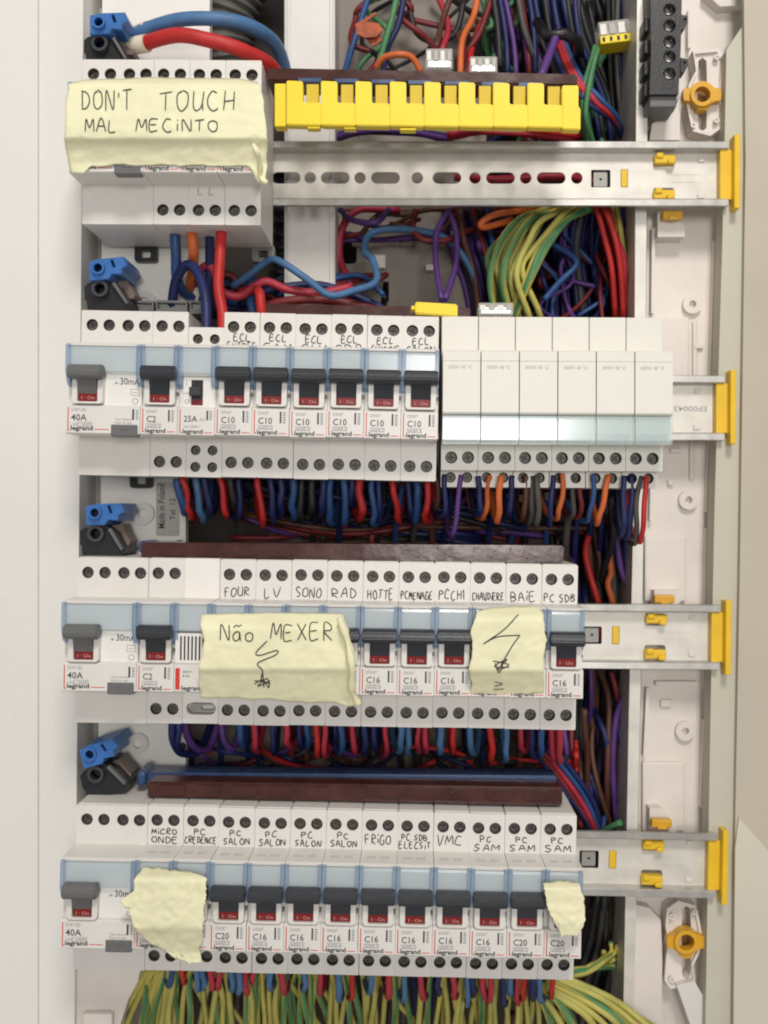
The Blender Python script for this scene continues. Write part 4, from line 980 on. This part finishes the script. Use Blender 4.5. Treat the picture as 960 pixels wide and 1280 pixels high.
D2b = [(557, 555, 645, 'navy'), (576, 567, 672, 'purple'), (598, 600, 650, 'navy'), (612, 606, 658, 'orange'), (626, 624, 650, 'orange'), (642, 638, 652, 'navy'), (657, 656, 656, 'brown'), (664, 664, 658, 'grey'), (671, 672, 662, 'grey'), (691, 688, 660, 'navy'), (703, 699, 655, 'orange'), (715, 716, 654, 'grey'), (728, 727, 650, 'darkred'), (742, 738, 662, 'blue'), (762, 748, 664, 'orange'), (782, 778, 668, 'navy'), (790, 786, 676, 'navy'), (800, 796, 680, 'grey'), (807, 802, 682, 'red')]
for x0, x1, yb, c in D2b: drop(x0, x1, 594, yb, 'wire_'+c, mods2, Yt=505, r=1.8, lean=-rnd.uniform(10, 40))
bundle(46, [(250, 590, 565, 0), (0, 0, 0, 0)][:0] or [(520, 590, 560, 1), (520, 630, 568, 1), (515, 665, 585, 1), (510, 700, 600, 1)], 150, 1.9, ['wire_navy', 'wire_black', 'wire_navy', 'wire_black', 'wire_darkred', 'wire_brown', 'wire_grey', 'wire_blue'], 'in the shade behind the hanging loops above the third row', 'g', stuff=True, Yj=18)
bundle(16, [(300, 640, 590, 1), (420, 665, 590, 1), (560, 650, 592, 1), (760, 655, 595, 1)], 5, 1.6, ['wire_darkred', 'wire_brown', 'wire_navy'], 'lying flat above the third row busbar', 'g', stuff=True, Yj=18, jit=7)
# rows 3->4
D3 = [(222, 224, 936, 'navy'), (300, 302, 940, 'blue'), (316, 319, 944, 'crimson'), (340, 341, 944, 'navy'), (356, 359, 943, 'crimson'), (374, 376, 940, 'navy'), (384, 385, 935, 'blue'), (395, 396, 943, 'red'), (404, 405, 943, 'crimson'), (418, 419, 938, 'navy'), (426, 427, 940, 'blue'), (440, 442, 945, 'crimson'), (455, 456, 940, 'navy'), (466, 467, 942, 'navy'), (482, 484, 942, 'crimson'),
      (500, 501, 941, 'light_blue'), (510, 510, 941, 'light_blue'), (522, 523, 942, 'crimson'), (532, 533, 941, 'crimson'), (549, 551, 948, 'light_blue'), (566, 567, 946, 'red'), (588, 589, 944, 'light_blue'), (612, 614, 950, 'red'), (632, 633, 950, 'light_blue'), (650, 652, 948, 'crimson'), (664, 665, 948, 'navy'), (676, 677, 950, 'blue'), (690, 691, 952, 'crimson'), (699, 700, 953, 'crimson')]
for x0, x1, yb, c in D3: drop(x0, x1, 900, yb, 'wire_'+c, mods3, r=2.0)
G34 = 'loose loops under the doorbell module'
wire([(216, 895, 520), (216, 925, 524), (228, 942, 535), (250, 936, 550), (264, 905, 570)], 2.0, 'wire_navy', 'dark navy loop swinging out left under the doorbell module', G34)
wire([(230, 895, 528), (234, 920, 532), (246, 936, 540), (262, 934, 550), (274, 900, 560)], 2.0, 'wire_purple', 'purple loop swinging right under the doorbell module', G34)
wire([(276, 895, 540), (280, 925, 540), (292, 935, 545), (302, 900, 560)], 1.9, 'wire_purple', 'thin purple loop under the FOUR breaker', G34)
bundle(30, [(500, 895, 575, 1), (500, 925, 580, 1), (500, 955, 590, 1), (505, 1010, 600, 1)], 130, 1.8, ['wire_navy', 'wire_black', 'wire_navy', 'wire_black', 'wire_darkred', 'wire_brown', 'wire_grey'], 'in the shade behind the loops above the bottom row', 'g', stuff=True, Yj=18)
for off, c in ((0, 'wire_crimson'), (-12, 'wire_navy'), (8, 'wire_blue'), (16, 'wire_navy'), (-6, 'wire_darkred')):
    wire([(676+off, 935, 565), (700+off, 965, 572), (722+off, 995, 575), (742+off*.6, 1030, 578), (752+off*.5, 1060, 580)], 1.5, c, '%s wire slanting down to the right end of the lowest rail' % CN[c], 'wires slanting behind the lowest rail', jitter=1)
# right column
bundle(30, [(745, 660, 600, 1), (748, 760, 606, 1), (750, 880, 610, 1), (742, 1000, 610, 1), (735, 1130, 610, 1)], 18, 2.0, ['wire_black', 'wire_grey', 'wire_black', 'wire_navy', 'wire_black', 'wire_brown', 'wire_navy'], 'running down the dark gap right of the breakers', 'g', stuff=True, Yj=20, jit=3)
bundle(16, [(770, 1110, 600, 1), (765, 1170, 606, 1), (745, 1230, 610, 1), (740, 1330, 615, 1)], 22, 2.0, ['wire_black', 'wire_grey', 'wire_black', 'wire_brown'], 'behind the bottom rail end', 'g', stuff=True, Yj=20, jit=3)
GR = 'single coloured wires down the right gap'
wire([(738, 662, 575), (732, 690, 572), (738, 720, 570), (748, 755, 570), (752, 800, 575)], 1.9, 'wire_red', 'red wire wriggling down right of the third row busbar end', GR)
wire([(760, 690, 578), (764, 715, 576), (760, 730, 576), (766, 755, 576), (770, 800, 580)], 1.9, 'wire_orange', 'orange brown wire wriggling down beside the purple ones', GR)
wire([(770, 670, 575), (776, 710, 574), (788, 755, 574), (784, 850, 576), (770, 900, 578), (766, 960, 580), (772, 1040, 585)], 1.9, 'wire_purple', 'long purple wire down the gap, in front of the others', GR)
wire([(786, 640, 570), (782, 700, 576), (790, 760, 580)], 1.9, 'wire_navy', 'navy wire against the channel above the third rail', GR)
wire([(764, 840, 580), (770, 862, 578), (776, 890, 585)], 1.8, 'wire_darkred', 'dark red wire just under the third rail end', GR)
wire([(776, 1028, 560), (760, 1036, 566), (742, 1048, 575)], 1.8, 'wire_green', 'green wire end poking out left of the channel above the lowest rail', GR)
# below row 4
D4 = [(213, 'blue', 0), (228, 'red', 0), (245, 'light_blue', 0), (253, 'light_blue', 0), (264, 'crimson', 0), (272, 'crimson', 0), (290, 'light_blue', 0), (298, 'light_blue', 0), (307, 'crimson', 0), (315, 'crimson', 0), (336, 'light_blue', 0), (353, 'crimson', 0), (380, 'light_blue', 1), (398, 'crimson', 1), (422, 'light_blue', 1), (440, 'red', 1), (463, 'light_blue', 1), (485, 'crimson', 1), (505, 'light_blue', 1), (527, 'crimson', 2), (548, 'navy', 2), (566, 'crimson', 2),
      (583, 'light_blue', 2), (592, 'navy', 2), (604, 'crimson', 2), (613, 'crimson', 2), (628, 'navy', 2), (637, 'light_blue', 2), (646, 'crimson', 2), (654, 'red', 2), (666, 'navy', 2), (674, 'light_blue', 2), (690, 'red', 2)]
for x, c, k in D4: drop(x, x+1, 1205, 1234+k*4+(x-200)*.022+rnd.uniform(0, 5), 'wire_'+c, mods4, r=1.9, word='wire stub')
def earth(x0, y0, x1, y1, Y0=548, Y1=540, bow=0, r=1.75, where=''):
    c = rnd.choice(['wire_green', 'wire_lime', 'wire_lime']); bow += rnd.uniform(-7, 7); x1 += rnd.uniform(-14, 14); mx = (x0+x1)/2+bow; my = (y0+y1)/2
    wire([(x0, y0, Y0), ((x0+mx)/2+bow*.3, (y0+my)/2, (Y0*3+Y1)/4), (mx, my, (Y0+Y1)/2), ((x1+mx)/2+bow*.35, (y1+my)/2, Y1), (x1, y1, Y1)], r*rnd.uniform(.76, .98), c, 'yellow and green earth wire %s' % where, 'earth wires '+where, 'earth_wire', 'wire_yellow', jitter=2.2, k=4)
for i in range(64):
    x = 178+i*8.3+rnd.uniform(-3, 3); sp = rnd.uniform(-14, 20)
    if i < 5: sp = -22+i*3
    earth(x, 1196 if i > 6 else 1205, x+sp, 1345, 558-rnd.uniform(0, 10), 545-rnd.uniform(0, 16), rnd.uniform(-6, 8), 1.75, 'falling from behind %s' % under(mods4, x))
for i in range(9):
    earth(690-i*3, 1215+i*3, 830-i*17+rnd.uniform(-5, 5), 1335, 545, 530-i, 46-i*4, 2.0, 'fanning out right below the last SAM breaker')
for i in range(6):
    earth(700, 1228-i*3, 768+rnd.uniform(-6, 6), 1176+i*6, 548, 575, 12, 1.6, 'rising right towards the channel below the lowest rail')
earth(640, 1212, 850, 1350, 560, 552, 62, 2.3, 'widest outer curve at the bottom right')
earth(650, 1216, 838, 1350, 558, 548, 50, 2.3, 'next inside the widest curve at the bottom right')
for i in range(9):
    earth(185+i*5, 1210, 128+i*13+rnd.uniform(-4, 4), 1345, 552, 542, -14+i, 1.8, 'bowing out left under the bottom left tape')
for i in range(26):
    x = rnd.uniform(180, 700); earth(x, 1205, x+rnd.gauss(10, 45), 1345, 560, 552-rnd.uniform(0, 8), rnd.uniform(-25, 25), 1.7, 'crossing behind under %s' % under(mods4, x))
bundle(40, [(450, 1215, 585, 1), (450, 1260, 590, 1), (450, 1340, 595, 1)], 150, 2.0, ['wire_black', 'wire_brown', 'wire_navy', 'wire_grey'], 'in the shade behind the earth wires at the bottom', 'g', stuff=True, Yj=15, jit=2)

bundle(40, [(740, 255, 610, 1), (735, 300, 625, 1), (738, 340, 630, 1), (740, 405, 630, 1.2)], 38, 1.8, ['wire_purple', 'wire_navy', 'wire_black', 'wire_navy', 'wire_black'], '', 'g', stuff=True)
bundle(40, [(690, -20, 630, 1), (705, 40, 630, 1), (715, 120, 635, 1), (720, 185, 635, 1)], 42, 1.9, ['wire_navy', 'wire_black', 'wire_black', 'wire_grey', 'wire_darkred'], '', 'g', stuff=True)
bundle(20, [(330, 590, 565, 1), (420, 625, 572, 1), (520, 640, 575, 1), (640, 660, 580, 1)], 40, 1.8, ['wire_navy', 'wire_black', 'wire_darkred', 'wire_navy', 'wire_purple'], '', 'g', stuff=True, jit=9)
def tangle(n, xr, yr, Yr, cols, r=1.6, steps=5, wander=60, vert=True):
    for _ in range(n):
        c = rnd.choice(cols)
        if vert:
            x = rnd.uniform(*xr); pts = []
            for j in range(steps+1):
                pts.append((x, yr[0]+(yr[1]-yr[0])*j/steps+rnd.uniform(-8, 8), rnd.uniform(*Yr))); x = min(max(x+rnd.gauss(0, wander*.35), xr[0]), xr[1])
        else:
            yy = rnd.uniform(*yr); x = rnd.uniform(*xr); d = rnd.choice((-1, 1)); pts = []
            for j in range(steps+1):
                pts.append((min(max(x, xr[0]), xr[1]), yy, rnd.uniform(*Yr))); x += d*rnd.uniform(.3, 1)*wander; yy = min(max(yy+rnd.gauss(0, 16), yr[0]), yr[1])
        if c not in BACK: BACK[c] = bmesh.new()
        tube(BACK[c], smooth_line([W(*p) for p in pts], 5), r*rnd.uniform(.8, 1.15)*.001, 6)
DK = ['wire_navy', 'wire_black', 'wire_black', 'wire_purple', 'wire_darkred', 'wire_brown']  # dark wire colours that stand in for shade deep in the cavity
tangle(44, (600, 785), (258, 402), (600, 670), DK+['wire_purple'])
tangle(14, (640, 788), (258, 402), (580, 600), ['wire_purple', 'wire_navy', 'wire_blue', 'wire_darkred'], 1.4)
tangle(40, (600, 788), (-20, 185), (595, 670), DK+['wire_green'])
tangle(9, (440, 640), (-20, 95), (585, 610), ['wire_darkred', 'wire_brown', 'wire_blue', 'wire_green', 'wire_black', 'wire_red'], 1.5, wander=90)
tangle(12, (430, 700), (262, 300), (596, 612), ['wire_purple', 'wire_darkred', 'wire_crimson', 'wire_navy', 'wire_brown'], 1.4, vert=False)
tangle(14, (240, 480), (345, 395), (572, 600), ['wire_navy', 'wire_darkred', 'wire_darkred', 'wire_blue', 'wire_black'], 1.7, vert=False, wander=45)
tangle(26, (240, 700), (612, 672), (570, 600), DK+['wire_darkred', 'wire_black'], 1.7, vert=False)
tangle(30, (690, 790), (600, 1040), (575, 610), DK+['wire_grey', 'wire_black', 'wire_blue'], 1.6, steps=8, wander=26)
tangle(22, (240, 720), (925, 975), (560, 600), DK+['wire_red'], 1.5, vert=False)
NB = 0
bmx = bmesh.new(); mlist = []
for c, bb in BACK.items():
    tmp = bpy.data.meshes.new('tmp'); bb.to_mesh(tmp); bb.free()
    n0 = len(bmx.faces); bmx.from_mesh(tmp); bmx.faces.ensure_lookup_table()
    for f in bmx.faces[n0:]: f.material_index = len(mlist)
    mlist.append(c); bpy.data.meshes.remove(tmp)
tag(obj('background_wires', mesh('background_wires', bmx, mlist, 1)), 'tangle of dark navy, black and brown wires deep in the shade behind the devices', 'wires', kind='stuff')
ORD = ['leftmost', 'second from the left', 'third from the left', 'fourth from the left', 'fifth from the left', 'sixth from the left', 'seventh from the left', 'eighth from the left', 'ninth from the left']
bylab = {}
for o in list(COL.objects):
    if o.parent is None and 'wire' in o.name and 'label' in o.keys() and o.type == 'MESH': bylab.setdefault(o['label'], []).append(o)
for l, os_ in bylab.items():
    if 1 < len(os_) <= 9:
        os_.sort(key=lambda o: sum((o.location+Vector(c)).x for c in o.bound_box))
        for i, o in enumerate(os_):
            nl = ('rightmost' if i == len(os_)-1 else ORD[i])+' '+l
            o['label'] = nl if len(nl.split()) <= 16 else (('last ' if i == len(os_)-1 else ORD[i].split()[0]+' ')+l)
            o['group'] = l+' group' if 'group' not in o.keys() else o['group']

# ---------------------------------------------------------------- masking tapes
def lerpk(keys, t):
    if t <= keys[0][0]: return keys[0][1]
    for (a, va), (b_, vb) in zip(keys, keys[1:]):
        if t <= b_: return va+(vb-va)*(t-a)/(b_-a)
    return keys[-1][1]
def tape(label, L, Rr, T, B, prof, seed, lines, rough=1.0, nu=64, nv=44, wr=.42, bumps=None, extra=None):
    """L/Rr: left and right pixel x by v, T/B: top and bottom pixel y by u, prof: 'out' (mm) by pixel y"""
    def outd(px, py):
        o = lerpk(prof, py)
        o += wr*noise.noise(Vector((px*.035, py*.05, seed)))*1.3+wr*.6*noise.noise(Vector((px*.11, py*.12, seed+5)))
        rid = abs(noise.noise(Vector(((px+py*.6)*.045, (py-px*.3)*.03, seed+9))))
        o -= wr*1.1*max(0, .16-rid)/.16*.5
        if bumps: o += bumps(px, py)
        return o
    bm = bmesh.new(); grid = []
    for j in range(nv+1):
        v = j/nv; rowv = []
        for i in range(nu+1):
            u = i/nu
            xl = lerpk(L, v)+rough*(1.6*noise.noise(Vector((v*9, seed, 0)))+.8*noise.noise(Vector((v*27, seed, 3))))
            xr = lerpk(Rr, v)+rough*(2.0*noise.noise(Vector((v*9, seed, 7)))+1.0*noise.noise(Vector((v*30, seed, 11))))
            yt = lerpk(T, u)+rough*(1.0*noise.noise(Vector((u*8, seed, 17)))+.5*noise.noise(Vector((u*40, seed, 17))))
            yb = lerpk(B, u)+rough*(2.2*noise.noise(Vector((u*8, seed, 23)))+1.0*noise.noise(Vector((u*36, seed, 17))))
            px, py = xl+(xr-xl)*u, yt+(yb-yt)*v
            rowv.append(bm.verts.new(W(px, py, 545-outd(px, py))))
        grid.append(rowv)
    for a, b_ in zip(grid, grid[1:]):
        for i in range(nu): f = bm.faces.new((a[i], a[i+1], b_[i+1], b_[i]))
    loc = W(lerpk(L, .5)/2+lerpk(Rr, .5)/2, lerpk(B, .5), 545-66)
    t = thing('masking_tape', label, 'masking tape', loc, 'pale yellow masking tape pieces')
    o = wpart('tape_sheet', bm, 'masking_tape', t, True)
    sm = o.modifiers.new('thickness', 'SOLIDIFY'); sm.thickness = .00025; sm.offset = 0
    if lines:
        bm = bmesh.new()
        for st, rad in lines:
            P = smooth_line([(a, b_, 0) for a, b_ in st], 5); Q = []
            for a, b_ in zip(P, P[1:]):
                m_ = max(1, int((b_-a).length/2.2)); Q += [a.lerp(b_, q/m_) for q in range(m_)]
            Q.append(P[-1])
            ribbon(bm, [W(q.x, q.y, 545-outd(q.x, q.y)-.45) for q in Q], rad*.001)
        wpart('handwriting', bm, 'pen_ink', t)
    return t
def hw(s, x0, x1, ytop, ybase, seed, rad=.27):
    return [([(a, 2*ybase-b) for a, b in st], rad) for st in hand(s, x0, x1, ybase, ybase-ytop, seed, wob=.06)]
tape('masking tape reading DON\'T TOUCH MAL MECINTO across the top row', [(0, 86), (.2, 82), (.62, 80.5), (.85, 84), (1, 90)], [(0, 322), (.12, 329), (.5, 334), (.8, 334), (1, 331)], [(0, 105), (.1, 100), (.4, 97), (.9, 98), (1, 103)],
     [(0, 216), (.06, 217), (.1, 207), (.45, 206), (.8, 207), (.93, 209), (.96, 228), (1, 229)], [(96, 60), (101, 68), (106, 74.5), (160, 75), (173, 74.5), (180, 71), (205, 66.5), (230, 66)], 3.3,
     hw("DON'T", 101, 168, 113, 137, 1)+hw('TOUCH', 200, 298, 115, 139, 2)+hw('MAL', 106, 150, 148, 164, 3)+hw('MECiNTO', 170, 276, 149, 164, 4))
arrow = [([(334, 801), (320, 816), (326, 819), (346, 813), (344, 819), (322, 829), (328, 838), (326, 850)], .27), ([(318, 851), (330, 852), (338, 855)], .27), ([(318, 855), (328, 850), (336, 860), (334, 848), (322, 858), (338, 851)], .25), ([(328, 838), (330, 860)], .25)]
tape('masking tape reading Não MEXER with a drawn lightning arrow, third row', [(0, 252), (.12, 250), (.3, 255), (.7, 248), (1, 251)], [(0, 428), (.2, 436), (.5, 444), (.75, 440), (.92, 443), (1, 452)], [(0, 768), (.5, 766), (1, 767)],
     [(0, 872), (.3, 873), (.55, 877), (.85, 879), (.93, 884), (1, 876)], [(766, 68), (780, 73.5), (786, 75), (836, 74.5), (842, 72), (878, 63)], 7.1,
     hw('Na~o', 275, 320, 781, 801, 5)+hw('MEXER', 338, 420, 779, 800, 6)+arrow)
bolt = [([(648, 768), (630, 787), (604, 805)], .26), ([(604, 805), (622, 796), (650, 794)], .26), ([(650, 794), (640, 808), (626, 832)], .26), ([(616, 826), (636, 831), (622, 837), (634, 824), (618, 833), (637, 834)], .25), ([(619, 829), (624, 841), (630, 826)], .25),
        ([(618, 852), (628, 855), (618, 858)], .22), ([(617, 862), (630, 861)], .22)]
tape('square masking tape with a hand drawn lightning bolt, third row', [(0, 596), (.1, 593), (.25, 588), (.45, 591), (.7, 586), (.85, 590), (1, 588)], [(0, 672), (.1, 680), (.4, 683), (.6, 679), (1, 681)], [(0, 764), (.2, 760), (.6, 758), (1, 757)],
     [(0, 868), (.5, 871), (1, 866)], [(757, 67), (770, 73.5), (776, 75), (838, 74.5), (843, 72.5), (870, 64)], 11.7, bolt, nu=44)
tape('blank crumpled masking tape over the left breakers of the bottom row', [(0, 178), (.12, 170), (.3, 166), (.42, 149), (.5, 160), (.62, 163), (.78, 170), (.9, 184), (1, 206)], [(0, 236), (.06, 258), (.3, 258), (.45, 254), (.75, 253), (.9, 250), (1, 252)],
     [(0, 1084), (.3, 1085), (.7, 1088), (1, 1090)], [(0, 1186), (.35, 1198), (.6, 1203), (1, 1204)], [(1084, 67), (1096, 74), (1102, 75.5), (1160, 75), (1168, 72), (1190, 66), (1206, 65.6)], 17.9, None, rough=1.6, nu=48, wr=.7)
tape('small torn masking tape on the right end breaker of the bottom row', [(0, 679), (.3, 682), (.7, 685), (1, 694)], [(0, 724), (.3, 730), (.7, 732), (1, 722)], [(0, 1104), (.5, 1101), (1, 1104)], [(0, 1152), (.3, 1170), (1, 1170)],
     [(1100, 70), (1110, 75.5), (1150, 76.5), (1172, 75)], 23.1, None, rough=1.5, nu=30, nv=30, wr=.7)
# fold hanging at the right edge of the top tape
t = thing('masking_tape', 'narrow twisted strand of masking tape hanging below the right end of the top tape', 'masking tape', W(328, 228, 479), 'pale yellow masking tape pieces')
b = bmesh.new(); tube(b, smooth_line([W(316, 180, 467), W(322, 192, 468), (W(325, 208, 474)), W(326, 222, 477), W(334, 229, 477)], 5), lambda s: .0009+.0006*math.sin(s*9)**2, 7); wpart('strand', b, 'masking_tape', t, True)
t = thing('masking_tape', 'twisted strand of masking tape at the right edge of the MEXER tape', 'masking tape', W(446, 880, 475), 'pale yellow masking tape pieces')
b = bmesh.new(); tube(b, smooth_line([W(424, 772, 466), W(434, 800, 466), (W(440, 835, 466)), W(440, 862, 473), W(448, 880, 478)], 6), lambda s: .0012+.0008*math.sin(s*11)**2, 7); wpart('strand', b, 'masking_tape', t, True)
